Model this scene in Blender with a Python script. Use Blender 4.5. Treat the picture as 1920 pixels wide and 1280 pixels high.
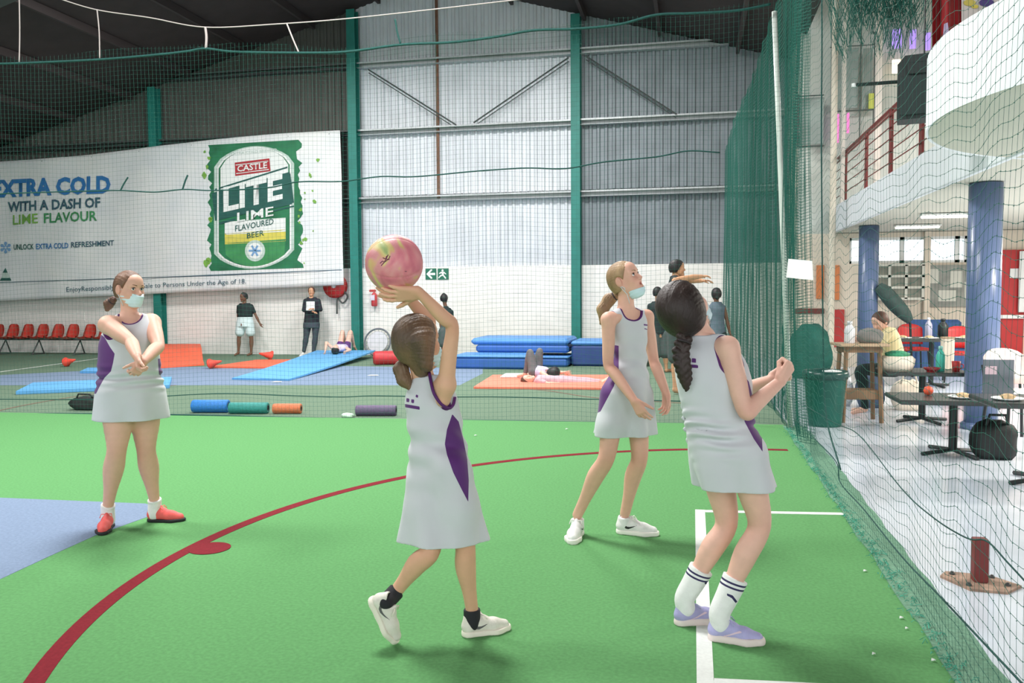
import bpy, math, random
import numpy as np
from mathutils import Vector, Matrix
random.seed(7)
rng = np.random.RandomState(5)
for o in list(bpy.data.objects): bpy.data.objects.remove(o)
S = bpy.context.scene
COL = S.collection

# ------------------------------------------------------------------ camera
FPX = 1600.0
CAM = Vector((0.0, 0.0, 1.42))
YAW, PITCH, ROLL = math.radians(12.0), math.radians(3.22), math.radians(-0.39)
CR = (Matrix.Rotation(YAW, 3, 'Z') @ Matrix.Rotation(math.pi/2 - PITCH, 3, 'X') @ Matrix.Rotation(ROLL, 3, 'Z'))
cd = bpy.data.cameras.new('camera'); cam = bpy.data.objects.new('camera', cd); COL.objects.link(cam)
cd.sensor_width = 36.0; cd.lens = FPX/1920*36.0; cd.clip_end = 200; cd.clip_start = .05
cam.matrix_world = Matrix.Translation(CAM) @ CR.to_4x4()
S.camera = cam
# ------------------------------------------------------------------ world, exposure, hall lights
w = bpy.data.worlds.new('world'); S.world = w; w.use_nodes = True
w.node_tree.nodes['Background'].inputs[0].default_value = (0.97, 0.985, 1.0, 1)
w.node_tree.nodes['Background'].inputs[1].default_value = 1.5
vs = S.view_settings
vs.view_transform = 'Standard'; vs.look = 'None'; vs.exposure = 0.6; vs.gamma = 1.0; vs.use_curve_mapping = False
def area(name, loc, sx, sy, power, col=(1, 1, 1), rot=(0, 0, 0)):
    l = bpy.data.lights.new(name, 'AREA'); l.shape = 'RECTANGLE'; l.size = sx; l.size_y = sy
    l.energy = power; l.color = col
    o = bpy.data.objects.new(name, l); COL.objects.link(o); o.location = loc; o.rotation_euler = rot
    return o
for i, (lx, ly, pw) in enumerate([(-3.2, 6.2, 430), (-8.5, 4.5, 380), (-2.8, 13.5, 420), (-8.5, 13.5, 330), (-15, 9, 260)]):
    area('high_bay_light', (lx, ly, 7.0), 1.6, 1.6, pw, (1.0, .985, .96))
area('cafe_ceiling_light', (5.6, 12.2, 2.42), 1.2, .3, 190, (1.0, .93, .84))
area('cafe_ceiling_light', (5.0, 8.0, 2.42), 1.2, .3, 170, (1.0, .93, .84))
area('upper_floor_fill', (5.2, 13.0, 5.6), 1.5, 1.5, 200, (1.0, .97, .95))  # added fill that brightens the upper floor wall, no fixture behind it

# ------------------------------------------------------------------ projection helpers (authoring only)
def ray(px, py):
    return CR @ Vector(((px-960)/FPX, -(py-640)/FPX, -1.0))
def W(px, py, depth): return CAM + ray(px, py)*depth
def F(px, py, z=0.0):
    d = ray(px, py); return CAM + d*((z-CAM.z)/d.z)
def PY(px, py, v):
    d = ray(px, py); return CAM + d*((v-CAM.y)/d.y)
def PX(px, py, u):
    d = ray(px, py); return CAM + d*((u-CAM.x)/d.x)
def depth_at(p): return -(CR.transposed() @ (Vector(p)-CAM)).z

# ------------------------------------------------------------------ materials
def lin(c):
    return tuple(((x/255.0)/12.92 if x/255.0 <= .04045 else ((x/255.0+.055)/1.055)**2.4) for x in c)
MATS = {}
def mat(name, rgb, rough=.6, var=.0, scale=8.0, bump=.0, bscale=None, metal=0.0, emit=0.0, stretch=None, alpha=1.0, trans=0.0, spec=.5, sheen=0.0, rgb2=None, sss=0.0):
    if name in MATS: return MATS[name]
    m = bpy.data.materials.new(name); m.use_nodes = True
    nt = m.node_tree; b = nt.nodes['Principled BSDF']
    c = lin(rgb)
    b.inputs['Base Color'].default_value = (*c, 1); b.inputs['Roughness'].default_value = rough
    b.inputs['Metallic'].default_value = metal; b.inputs['Specular IOR Level'].default_value = spec
    if sheen: b.inputs['Sheen Weight'].default_value = sheen
    if trans: b.inputs['Transmission Weight'].default_value = trans
    if sss:
        b.inputs['Subsurface Weight'].default_value = sss
        b.inputs['Subsurface Radius'].default_value = (.012, .004, .002)
    if alpha < 1: b.inputs['Alpha'].default_value = alpha
    if emit:
        b.inputs['Emission Color'].default_value = (*c, 1); b.inputs['Emission Strength'].default_value = emit
    if var or bump or rgb2:
        tc = nt.nodes.new('ShaderNodeTexCoord'); mp = nt.nodes.new('ShaderNodeMapping')
        nt.links.new(tc.outputs['Object'], mp.inputs[0])
        if stretch: mp.inputs['Scale'].default_value = stretch
    if var or rgb2:
        n = nt.nodes.new('ShaderNodeTexNoise'); n.inputs['Scale'].default_value = scale; n.inputs['Detail'].default_value = 5
        nt.links.new(mp.outputs[0], n.inputs['Vector'])
        r = nt.nodes.new('ShaderNodeValToRGB')
        c2 = lin(rgb2) if rgb2 else tuple(min(1, x*(1+var)) for x in c)
        c1 = tuple(x*(1-var) for x in c) if var else c
        r.color_ramp.elements[0].position = .32; r.color_ramp.elements[1].position = .68
        r.color_ramp.elements[0].color = (*c1, 1); r.color_ramp.elements[1].color = (*c2, 1)
        nt.links.new(n.outputs[0], r.inputs[0]); nt.links.new(r.outputs[0], b.inputs['Base Color'])
    if bump:
        n2 = nt.nodes.new('ShaderNodeTexNoise'); n2.inputs['Scale'].default_value = bscale or scale*4; n2.inputs['Detail'].default_value = 3
        nt.links.new(mp.outputs[0], n2.inputs['Vector'])
        bp = nt.nodes.new('ShaderNodeBump'); bp.inputs['Strength'].default_value = bump; bp.inputs['Distance'].default_value = .01
        nt.links.new(n2.outputs[0], bp.inputs['Height']); nt.links.new(bp.outputs[0], b.inputs['Normal'])
    MATS[name] = m
    return m

# ------------------------------------------------------------------ mesh helpers
class MB:
    def __init__(s): s.v = []; s.f = []
    def add(s, vs, fs):
        k = len(s.v); s.v += [tuple(x) for x in vs]; s.f += [tuple(i+k for i in f) for f in fs]; return s
    def box(s, c, sz, rz=0.0, bev=0.0, M=None):
        hx, hy, hz = sz[0]/2, sz[1]/2, sz[2]/2
        if bev > 0:
            b = min(bev, hx*.9, hy*.9, hz*.9); pts = []
            for z, i in ((-hz, b), (-hz+b, 0), (hz-b, 0), (hz, b)):
                x, y = hx-i, hy-i
                q = b if i == 0 else b*.6
                pts += [(-x+q, -y, z), (x-q, -y, z), (x, -y+q, z), (x, y-q, z), (x-q, y, z), (-x+q, y, z), (-x, y-q, z), (-x, -y+q, z)]
            fs = [tuple(range(7, -1, -1)), tuple(range(24, 32))]
            for l in range(3):
                for i in range(8):
                    j = (i+1) % 8; fs.append((l*8+i, l*8+j, l*8+8+j, l*8+8+i))
        else:
            pts = [(x, y, z) for z in (-hz, hz) for x, y in ((-hx, -hy), (hx, -hy), (hx, hy), (-hx, hy))]
            fs = [(3, 2, 1, 0), (4, 5, 6, 7), (0, 1, 5, 4), (1, 2, 6, 5), (2, 3, 7, 6), (3, 0, 4, 7)]
        R = M if M is not None else Matrix.Rotation(rz, 3, 'Z')
        c = Vector(c)
        return s.add([c + R @ Vector(p) for p in pts], fs)
    def tube(s, pts, r, n=6, cap=True, closed=False):
        pts = [Vector(p) for p in pts]; m = len(pts)
        rs = r if isinstance(r, (list, tuple)) else [r]*m
        t0 = (pts[1]-pts[0]).normalized()
        up = Vector((0, 0, 1)) if abs(t0.z) < .9 else Vector((1, 0, 0))
        nrm = t0.cross(up).normalized(); k = len(s.v)
        for i, p in enumerate(pts):
            if closed: t = (pts[(i+1) % m]-pts[i-1]).normalized()
            else: t = (pts[min(i+1, m-1)]-pts[max(i-1, 0)]).normalized()
            nrm = (nrm - t*nrm.dot(t)).normalized(); b = t.cross(nrm)
            for j in range(n):
                a = 2*math.pi*j/n; s.v.append(tuple(p + (nrm*math.cos(a)+b*math.sin(a))*rs[i]))
        for i in range(m if closed else m-1):
            i2 = (i+1) % m
            for j in range(n):
                j2 = (j+1) % n; s.f.append((k+i*n+j, k+i*n+j2, k+i2*n+j2, k+i2*n+j))
        if cap and not closed:
            s.f.append(tuple(k+j for j in range(n-1, -1, -1))); s.f.append(tuple(k+(m-1)*n+j for j in range(n)))
        return s
    def lathe(s, prof, n=20, c=(0, 0, 0), M=None):
        k = len(s.v); R = M if M is not None else Matrix.Identity(3); c = Vector(c)
        for (r, z) in prof:
            for j in range(n):
                a = 2*math.pi*j/n; s.v.append(tuple(c + R @ Vector((r*math.cos(a), r*math.sin(a), z))))
        for i in range(len(prof)-1):
            for j in range(n):
                j2 = (j+1) % n; s.f.append((k+i*n+j, k+i*n+j2, k+(i+1)*n+j2, k+(i+1)*n+j))
        if prof[0][0] > 1e-6: s.f.append(tuple(k+j for j in range(n-1, -1, -1)))
        if prof[-1][0] > 1e-6: s.f.append(tuple(k+(len(prof)-1)*n+j for j in range(n)))
        return s
    def prism(s, pts, d):
        """pts: planar 3-D polygon; d: extrusion vector"""
        n = len(pts); d = Vector(d); P = [Vector(p) for p in pts]
        return s.add(P+[p+d for p in P], [tuple(range(n-1, -1, -1)), tuple(range(n, 2*n))] + [(i, (i+1) % n, n+(i+1) % n, n+i) for i in range(n)])
    def build(s, name, m, parent=None, smooth=False, origin=None):
        me = bpy.data.meshes.new(name)
        o3 = Vector(origin) if origin is not None else Vector((0, 0, 0))
        me.from_pydata([tuple(Vector(v)-o3) for v in s.v] if origin is not None else s.v, [], s.f); me.update()
        if m is not None: me.materials.append(m)
        if smooth: me.shade_smooth()
        o = bpy.data.objects.new(name, me); COL.objects.link(o)
        if origin is not None: o.location = o3
        if parent is not None:
            o.parent = parent
        return o
def fix_normals(o):
    import bmesh
    bm = bmesh.new(); bm.from_mesh(o.data); bmesh.ops.recalc_face_normals(bm, faces=bm.faces); bm.to_mesh(o.data); bm.free()
def tag(o, label, cat, group=None, kind=None):
    if label: o['label'] = label
    if cat: o['category'] = cat
    if group: o['group'] = group
    if kind: o['kind'] = kind
    return o
def struct(o, label=None):
    o['kind'] = 'structure'
    if label: o['label'] = label
    return o
def empty(name, loc, label, cat, group=None, rz=0.0):
    o = bpy.data.objects.new(name, None); COL.objects.link(o); o.location = loc; o.rotation_euler = (0, 0, rz); o.empty_display_size = .1
    return tag(o, label, cat, group)
def part(mb, name, m, parent, smooth=False):
    """part in the parent's LOCAL coordinates"""
    return mb.build(name, m, parent, smooth)
def wpart(mb, name, m, parent, smooth=False):
    """mesh given in WORLD coordinates, parented to an un-rotated empty"""
    l = parent.location
    q = parent
    while q.parent is not None: q = q.parent; l = l + q.location
    mb.v = [(x-l.x, y-l.y, z-l.z) for x, y, z in mb.v]
    return mb.build(name, m, parent, smooth)
def copy_tree(o, parent=None):
    c = o.copy(); COL.objects.link(c); c.parent = parent
    for ch in list(o.children): copy_tree(ch, c)
    return c
# ================================================================== THE HALL
VW = 18.8                                   # back wall plane
XL, XR = -25.0, 2.1
def netv(x): return 9.40 + .0592*(x+.1)      # line of the net behind the players
turf = mat('turf', (100, 158, 100), .95, .10, 60, .5, 900, spec=.15)
turf_old = mat('turf_old', (112, 134, 114), .95, .12, 40, .5, 700, spec=.15)
border = mat('turf_border', (116, 156, 132), .95, .2, 50, .5, 500, spec=.15)
fl = MB(); fl.add([(XL, -8, 0), (.95, -8, 0), (.95, netv(.95), 0), (XL, netv(XL), 0), (XL, -8, -.08), (.95, -8, -.08), (.95, netv(.95), -.08), (XL, netv(XL), -.08)],
    [(0, 1, 2, 3), (7, 6, 5, 4), (0, 4, 5, 1), (1, 5, 6, 2), (2, 6, 7, 3), (3, 7, 4, 0)])
struct(fl.build('floor', turf), 'bright green artificial turf court the players stand on')
fl = MB(); fl.add([(XL, netv(XL), 0), (.99, netv(.99), 0), (.99, VW, 0), (XL, VW, 0), (XL, netv(XL), -.08), (.99, netv(.99), -.08), (.99, VW, -.08), (XL, VW, -.08)],
    [(0, 1, 2, 3), (7, 6, 5, 4), (0, 4, 5, 1), (1, 5, 6, 2), (2, 6, 7, 3), (3, 7, 4, 0)])
struct(fl.build('floor', turf_old), 'faded grey green turf of the court behind the net')
# ragged border strip between turf and tiles
mb = MB(); n = 60
for i in range(n+1):
    y = -2 + (netv(1.)+1.9)*i/n
    e = .95 + .004*math.sin(i*2.3) + .008*math.sin(i*5.1); g = 1.13 + .008*math.sin(i*1.9) + .03*min(1, max(0, (y-4)/4))
    mb.v += [(e-.01, y, .004), (g, y, .004), (g+.01, y, -.05), (e-.012, y, -.05)]
for i in range(n):
    for j in range(4): mb.f.append((i*4+j, i*4+(j+1) % 4, i*4+4+(j+1) % 4, i*4+4+j))
struct(mb.build('trim_1', border), 'dull green carpet strip under the side net')
tile = mat('cafe_floor', (206, 214, 224), .16, .06, 3, .03, 20, spec=.6)
mb = MB(); mb.box((6.0, 6.5, -.04), (10.0, 27.0, .08)); struct(mb.build('floor', tile), 'glossy pale blue grey floor of the seating area')

# ---- court paint (thin layers on the turf)
red_p = mat('red_line', (124, 34, 44), .9, .12, 60, .4, 700, spec=.15)
white_p = mat('white_line', (226, 230, 226), .9, .05, 60, .3, 700, spec=.15)
blue_p = mat('blue_turf', (128, 146, 172), .95, .10, 60, .5, 800, spec=.15)
brown_p = mat('brown_line', (112, 92, 78), .9, .1, 60)
def smooth_pts(P, k=12):
    P = [Vector(p) for p in P]; out = []
    Q = [P[0]*2-P[1]] + P + [P[-1]*2-P[-2]]
    for i in range(1, len(Q)-2):
        for j in range(k):
            t = j/k; a, b, c, d = Q[i-1], Q[i], Q[i+1], Q[i+2]
            out.append(.5*((2*b)+(c-a)*t+(2*a-5*b+4*c-d)*t*t+(3*b-a-3*c+d)*t**3))
    out.append(P[-1]); return out
def ribbon(P, wd, z0, z1):
    mb = MB(); n = len(P)
    for i in range(n):
        t = (P[min(i+1, n-1)]-P[max(i-1, 0)]); t.z = 0; t.normalize(); s = Vector((-t.y, t.x, 0))*wd/2
        for q, z in ((s, z1), (-s, z1), (-s, z0), (s, z0)): mb.v.append((P[i].x+q.x, P[i].y+q.y, z))
    for i in range(n-1):
        for j in range(4): mb.f.append((i*4+(j+1) % 4, i*4+j, i*4+4+j, i*4+4+(j+1) % 4))
    mb.f += [(0, 1, 2, 3), tuple(4*n-4+j for j in (3, 2, 1, 0))]
    return mb
def slab(P, z0, z1):
    return MB().prism([(p[0], p[1], z0) for p in P], (0, 0, z1-z0))
cx, cy, cr = .90, 4.28, 3.66
arc = [Vector((cx+cr*math.cos(a), cy+cr*math.sin(a), 0)) for a in np.linspace(math.radians(91), math.radians(225), 90)]
tag(ribbon(arc, .078, 0, .002).build('goal_circle_line', red_p), 'long dark red arc line curving across the bright green turf', 'court line')
sp = F(393, 1028); r0 = .115
tag(slab([(sp.x+r0*math.cos(a), sp.y+r0*math.sin(a)) for a in np.linspace(0, 2*math.pi, 40)[:-1]], .0022, .0032).build('court_spot', red_p), 'dark red round spot touching the red arc line', 'court mark')
mb = ribbon([Vector((.05, 3.09, 0)), Vector((.05, 5.64, 0))], .062, 0, .002)
bx = tag(mb.build('goal_box_line', white_p), 'white box line on the turf beside the side net', 'court line')
for (a, b) in (((.081, 5.61), (.95, 5.70)), ((.081, 3.125), (.95, 3.2))):
    ribbon([Vector((*a, 0)), Vector((*b, 0))], .055, 0, .002).build('cross_line', white_p, bx)
P = [F(*p) for p in [(273, 944), (292, 950), (285, 966), (240, 982), (178, 1004), (90, 1044), (0, 1086), (-150, 1160), (-400, 1240), (-400, 925), (0, 933)]]
tag(slab(P, 0, .0015).build('blue_zone', blue_p), 'blue turf zone under the girl in coral shoes', 'court mark')
P = [F(*p) for p in [(-250, 722), (-60, 722), (300, 722), (640, 722), (862, 722), (905, 700), (905, 690), (640, 686), (300, 688), (0, 703), (-250, 715)]]
tag(slab(P, 0, .0015).build('blue_zone', blue_p), 'wide blue band on the faded turf behind the net', 'court mark')
tag(ribbon([F(-80, 708), F(60, 689), F(185, 672)], .07, .0018, .003).build('court_line', white_p), 'thin white line on the faded turf near the red seats', 'court line')
tag(ribbon(smooth_pts([F(-60, 783), F(60, 757), F(200, 735), F(330, 722)]), .05, .0018, .003).build('court_line', brown_p), 'faint brown line on the faded turf by the black bag', 'court line')
tag(ribbon(smooth_pts([F(960, 727), F(1030, 733), F(1110, 745), F(1200, 751), F(1300, 757)]), .05, 0, .003).build('court_line', brown_p), 'faint brown line on the faded turf in front of the orange mat', 'court line')
for i, (px, py, s) in enumerate([(520, 716, .16), (700, 704, .2), (892, 817, .03), (1063, 805, .03), (1622, 1072, .02), (1638, 1228, .014), (1690, 1160, .018), (1700, 1180, .014), (1750, 1240, .018)]):
    p = F(px, py); mb = MB(); k = s*.5
    pts = [(-k, -k*.5), (-k*.2, -k*.75), (k*.9, -k*.6), (k, k*.1), (k*.5, k*.7), (-k*.6, k*.55)]
    mb.prism([(p.x+a, p.y+b, .003+.006*((j*7) % 3)/2) for j, (a, b) in enumerate(pts)], (0, 0, .003))
    tag(mb.build('paper_scrap', white_p), ['white sheet of paper lying beside the light blue mat', 'white sheet of paper lying on the blue band'][i] if i < 2 else 'tiny white paper scrap lying on the green turf', 'paper', None if i < 2 else 'paper scraps on the turf')

# ---- back wall: painted blocks, cladding, girts, columns
zb = PY(870, 500, VW).z                      # top of the block wall
wallp = mat('painted_block', (232, 230, 226), .75, .04, 3, .15, 60)
mortar = mat('mortar_paint', (232, 230, 226), .85)
mb = MB(); mb.box(((XL+XR)/2, VW+.105, zb/2), (XR-XL, .2, zb)); wb = struct(mb.build('wall_back', mortar), 'white painted block wall with metal cladding above')
bl, bh = .40, zb/10.0
bm1 = MB().box((0, 0, 0), (bl-.005, .06, bh-.005), bev=.003)
blk = bm1.build('block', wallp, wb); me_blk = blk.data
rest = MB(); first = True; cnt = 0
for r in range(10):
    x = XL + (.2 if r % 2 else 0)
    while x < XR-.3:
        c = Vector((x+bl/2, VW+.03 + .003*math.sin(x*7+r*3), bh*(r+.5)))
        if -18.2 < c.x < -8.6 and cnt < 290:
            o = blk if first else blk.copy()
            if not first: COL.objects.link(o)
            first = False; o.location = c; o.parent = wb; cnt += 1
        else: rest.box(c, (bl-.005, .06, bh-.005), bev=.003)
        x += bl
r_ = rest.build('blocks', wallp, wb); r_['kind'] = 'stuff'
XC = [PY(300, 600, VW-.15).x, PY(664, 300, VW-.15).x, PY(1080, 300, VW-.15).x]
XC = [2*XC[0]-XC[1]] + XC + [1.98]
XC = [2*XC[0]-XC[1]-1] + XC
def roofz(x):
    xr = PY(800, 100, VW).x; z1 = PY(1075, 22, VW).z; x1 = PY(1075, 22, VW).x; z2 = PY(1290, 68, VW).z; x2 = PY(1290, 68, VW).x
    s = (z1-z2)/(x2-x1)
    zr = z1 + s*(x1-xr)
    return zr - s*abs(x-xr)
clad = [mat('cladding_dark', (82, 82, 78), .62, .12, 2.5, metal=.15), mat('cladding_lit', (206, 210, 216), .5, .08, 1.5, metal=.1), mat('cladding_grey', (124, 132, 138), .55, .12, 2, metal=.15)]  # lit middle bay and unlit left bays put into the sheet colours
gz = [PY(870, 370, VW).z, PY(870, 240, VW).z, PY(870, 111, VW).z]
sw = .85
def sheet_mesh(x0, x1, z0, zt0, zt1):
    """trapezoid-ribbed sheet, pitch 0.17"""
    mb = MB(); pit = .17; xs = []
    x = x0
    while x < x1-1e-6:
        for dx, dy in ((0, 0), (.075, 0), (.1, .035), (.145, .035)):
            if x+dx < x1: xs.append((x+dx, dy))
        x += pit
    xs.append((x1, 0))
    n = len(xs)
    for (x, dy) in xs:
        zt = zt0+(zt1-zt0)*(x-x0)/(x1-x0); y = VW+.10-dy
        mb.v += [(x, y, z0), (x, y, zt), (x, y+.004, zt), (x, y+.004, z0)]
    for i in range(n-1):
        a = i*4; mb.f += [(a, a+4, a+5, a+1), (a+1, a+5, a+6, a+2), (a+2, a+6, a+7, a+3), (a+3, a+7, a+4, a)]
    return mb
rows = [(zb+.0, gz[0]+.1), (gz[0]-.02, gz[1]+.1), (gz[1]-.02, gz[2]+.1), (gz[2]-.02, None)]
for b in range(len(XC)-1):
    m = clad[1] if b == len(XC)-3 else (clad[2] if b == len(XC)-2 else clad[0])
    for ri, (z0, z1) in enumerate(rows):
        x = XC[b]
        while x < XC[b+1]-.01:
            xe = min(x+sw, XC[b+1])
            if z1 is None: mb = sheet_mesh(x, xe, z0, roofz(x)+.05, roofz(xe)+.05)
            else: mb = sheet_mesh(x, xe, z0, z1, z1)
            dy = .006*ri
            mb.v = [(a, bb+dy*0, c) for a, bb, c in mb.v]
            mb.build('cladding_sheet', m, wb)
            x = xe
galv = mat('galvanised', (176, 180, 182), .45, .1, 6, metal=.3)
teal = mat('teal_steel', (28, 118, 108), .55, .1, 5, .05)
darks = mat('dark_steel', (70, 72, 72), .6, .1, 6)
rust = mat('rust', (120, 84, 66), .8, .25, 12)
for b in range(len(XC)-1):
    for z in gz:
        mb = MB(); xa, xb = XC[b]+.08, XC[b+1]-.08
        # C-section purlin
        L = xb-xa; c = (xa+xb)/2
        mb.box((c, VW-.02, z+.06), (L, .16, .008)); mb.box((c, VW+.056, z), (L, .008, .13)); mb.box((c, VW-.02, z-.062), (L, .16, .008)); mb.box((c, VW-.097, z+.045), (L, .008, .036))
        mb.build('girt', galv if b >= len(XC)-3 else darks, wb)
for x in XC[1:-1]:
    mb = MB(); H = roofz(x)-.1; y = VW-.12
    mb.box((x, y-.12, H/2), (.2, .014, H)); mb.box((x, y+.10, H/2), (.2, .014, H)); mb.box((x, y, H/2), (.012, .22, H)); mb.box((x, y-.02, .012), (.32, .34, .024))
    mb.build('column', teal, wb)
# bracing rods and the rusty down rod
def PYw(p, dv=-.12): return PY(*p, VW+dv)
for a, b in (((690, 130), (855, 234)), ((888, 230), (1066, 108)), ((1098, 105), (1268, 214))):
    A, B = PYw(a), PYw(b); mb = MB(); mb.tube([A, B], .018, 6); mb.tube([A+Vector((0, .03, -.07)), B+Vector((0, .03, -.07))], .010, 5)
    mb.build('brace', darks, wb)
mb = MB(); A = PYw((817, 15), -.02); mb.tube([(A.x, VW+.03, gz[0]), (A.x, VW+.03, roofz(A.x)-.1)], .035, 6); mb.build('rust_strip', rust, wb)
# ---- roof
roofm = mat('roof_sheet', (54, 46, 46), .8, .12, 3)
xr = PY(800, 100, VW).x
mb = MB()
for (xa, xb) in ((XL-.2, xr), (xr, 2.05)):
    za, zb2 = roofz(xa), roofz(xb)
    mb.prism([(xa, -8, za), (xb, -8, zb2), (xb, -8, zb2+.06), (xa, -8, za+.06)], (0, 27.2, 0))
mb.box((7.0, 5.6, 9.1), (10.0, 27.2, .1))
roof = struct(mb.build('ceiling', roofm), 'dark sheet metal roof of the hall')
pm = mat('purlin', (58, 50, 50), .7)
for x in list(np.arange(-23, xr, 1.6))+list(np.arange(xr+.4, 2, 1.6)):
    z = roofz(x)-.09
    MB().box((x, 5.4, z), (.07, 26.6, .16)).build('purlin', pm, roof)
for y in (1.5, 7.2, 12.9):
    mb = MB()
    mb.tube([(XL, y, roofz(XL)-.3), (xr, y, roofz(xr)-.3), (2.0, y, roofz(2.0)-.3)], .11, 4); mb.build('rafter', darks, roof)
# left wall of the hall
mb = MB(); mb.box((XL-.1, 5.4, 3.5), (.2, 27, 7.0)); struct(mb.build('wall_left', clad[0]))

# ================================================================== BANNER
BY = VW-.30
bc = dict(tl=(-60, 306), tr=(637, 244), br=(645, 534), bl=(-60, 567))
def Bn(px, py, off=0.0):
    p = PY(px, py, BY)
    k = 1/(1+math.exp((px-330)/18.0)) + 1/(1+math.exp((600-px)/12.0))
    y = BY + k*(.022*math.sin(p.x*1.9+p.z*.8) + .012*math.sin(p.x*4.3-p.z*2.1)) + off
    return Vector((p.x, y, p.z))
NX, NZ = 90, 36; mb = MB()
def edge(s, t):
    x0, y0 = bc['tl'][0]+(bc['bl'][0]-bc['tl'][0])*t, bc['tl'][1]+(bc['bl'][1]-bc['tl'][1])*t
    x1, y1 = bc['tr'][0]+(bc['br'][0]-bc['tr'][0])*t, bc['tr'][1]+(bc['br'][1]-bc['tr'][1])*t
    sag = 7*math.sin(math.pi*s*2.0)*(1-t)
    return x0+(x1-x0)*s, y0+(y1-y0)*s + sag*.6
for k in range(2):
    for i in range(NX+1):
        for j in range(NZ+1):
            mb.v.append(tuple(Bn(*edge(i/NX, j/NZ), off=.004*k)))
q = (NX+1)*(NZ+1)
for i in range(NX):
    for j in range(NZ):
        a = i*(NZ+1)+j; mb.f.append((a, a+1, a+NZ+2, a+NZ+1)); mb.f.append((q+a, q+a+NZ+1, q+a+NZ+2, q+a+1))
for i in range(NX): mb.f += [(i*(NZ+1), (i+1)*(NZ+1), q+(i+1)*(NZ+1), q+i*(NZ+1)), (i*(NZ+1)+NZ, q+i*(NZ+1)+NZ, q+(i+1)*(NZ+1)+NZ, (i+1)*(NZ+1)+NZ)]
vinyl = mat('banner_vinyl', (222, 226, 230), .55, .05, 1.2, .25, 6, rgb2=(232, 233, 232))
bt = Bn(300, 400); bt.z = 0
ban = mb.build('advertising_banner', vinyl, smooth=True)
tag(ban, 'large white beer advertising banner hung on the back wall', 'banner')
GRN = mat('print_green', (36, 112, 74), .6, .25, 3); DGR = mat('print_darkgreen', (34, 84, 78), .6, .15, 4); LGR = mat('print_lime', (120, 170, 70), .6, .2, 5)
BLU = mat('print_blue', (46, 112, 178), .6, .1, 5); NAV = mat('print_slate', (58, 88, 106), .6); WHT = mat('print_white', (226, 230, 228), .6); PAL = mat('print_pale', (186, 204, 196), .6, .1, 4)
RED = mat('print_red', (168, 42, 52), .6); YEL = mat('print_yellow', (214, 204, 92), .6, .15, 3); LBL = mat('print_lightblue', (120, 160, 204), .6); MGR = mat('print_midgreen', (62, 140, 84), .6, .2, 3)
ink_layer = [0]
def ink(polys, name, m, lay, parent=None):
    """flat print: polygons in picture coordinates laid on the cloth"""
    mb = MB()
    for P in polys:
        n = len(P); c = (sum(p[0] for p in P)/n, sum(p[1] for p in P)/n)
        mb.add([Bn(*p, off=-.007*lay) for p in P]+[Bn(*c, off=-.007*lay)], [(i, n, (i+1) % n) for i in range(n)])
    o = mb.build(name, m, parent or ban); return o
def print_text(s, p0, p1, cap, m, name, lay=3, bold=.0, width_fit=True, plane=None, parent=None):
    """lettering from p0 to p1 (baseline, picture coordinates), capital height cap px, mapped on the cloth"""
    cu = bpy.data.curves.new('t', 'FONT'); cu.body = s; cu.offset = bold; cu.resolution_u = 2
    ob = bpy.data.objects.new('t', cu); COL.objects.link(ob)
    dg = bpy.context.evaluated_depsgraph_get(); me = bpy.data.meshes.new_from_object(ob.evaluated_get(dg))
    bpy.data.objects.remove(ob); bpy.data.curves.remove(cu)
    co = np.array([v.co[:] for v in me.vertices]); x0, x1 = co[:, 0].min(), co[:, 0].max(); ch = .70
    for v in me.vertices:
        t = (v.co.x-x0)/(x1-x0)
        px = p0[0]+(p1[0]-p0[0])*t; py = p0[1]+(p1[1]-p0[1])*t - v.co.y/ch*cap
        v.co = (plane or (lambda a, b: Bn(a, b, -.007*lay)))(px, py)
    me.name = name; me.materials.clear(); me.materials.append(m); me.update()
    o = bpy.data.objects.new(name, me); COL.objects.link(o); o.parent = parent or ban
    return o
print_text('EXTRA COLD', (-14, 369), (207, 360), 30, BLU, 'lettering', bold=.045)
print_text('WITH A DASH OF', (14, 397), (188, 388), 18, NAV, 'lettering', bold=.03)
print_text('LIME', (24, 421), (73, 418), 18, LGR, 'lettering', bold=.014)
print_text('FLAVOUR', (84, 418), (182, 413), 18, MGR, 'lettering', bold=.022)
print_text('UNLOCK', (26, 468), (64, 467), 10, DGR, 'lettering', bold=.02)
print_text('EXTRA COLD', (68, 467), (131, 465), 10, BLU, 'lettering', bold=.02)
print_text('REFRESHMENT', (136, 464), (214, 460), 10, NAV, 'lettering', bold=.02)
print_text('EnjoyResponsibly. Not for Sale to Persons Under the Age of 18.', (126, 547), (462, 531), 9, NAV, 'lettering', bold=.0)['kind'] = 'stuff'
def circ(cx, cy, rx, ry, n=24, a0=0, a1=2*math.pi): return [(cx+rx*math.cos(a), cy+ry*math.sin(a)) for a in np.linspace(a0, a1, n, endpoint=False)]
hexa = []
for k in range(6):
    a = k*math.pi/3+.5; ca, sa = math.cos(a), math.sin(a)
    hexa.append([(10+ca*2-sa*1.6, 464+sa*2+ca*1.6), (10+ca*11-sa*1.6, 464+sa*11+ca*1.6), (10+ca*11+sa*1.6, 464+sa*11-ca*1.6), (10+ca*2+sa*1.6, 464+sa*2-ca*1.6)])
    hexa.append(circ(10+ca*8, 464+sa*8, 3.2, 3.2, 8))
ink(hexa, 'snowflake_print', LBL, 2)
ink([[(11, 502), (22, 526), (1, 526)]], 'triangle_print', PAL, 2)
ink([[(11, 502), (15, 511), (6, 511)], [(4, 521), (20, 521), (22, 526), (1, 526)]], 'triangle_print', DGR, 3)
ink([[(-60, 531), (180, 523), (420, 515), (642, 505), (642, 506.2), (420, 516.2), (180, 524.2), (-60, 532.2)]], 'strip_line', NAV, 2)
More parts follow.
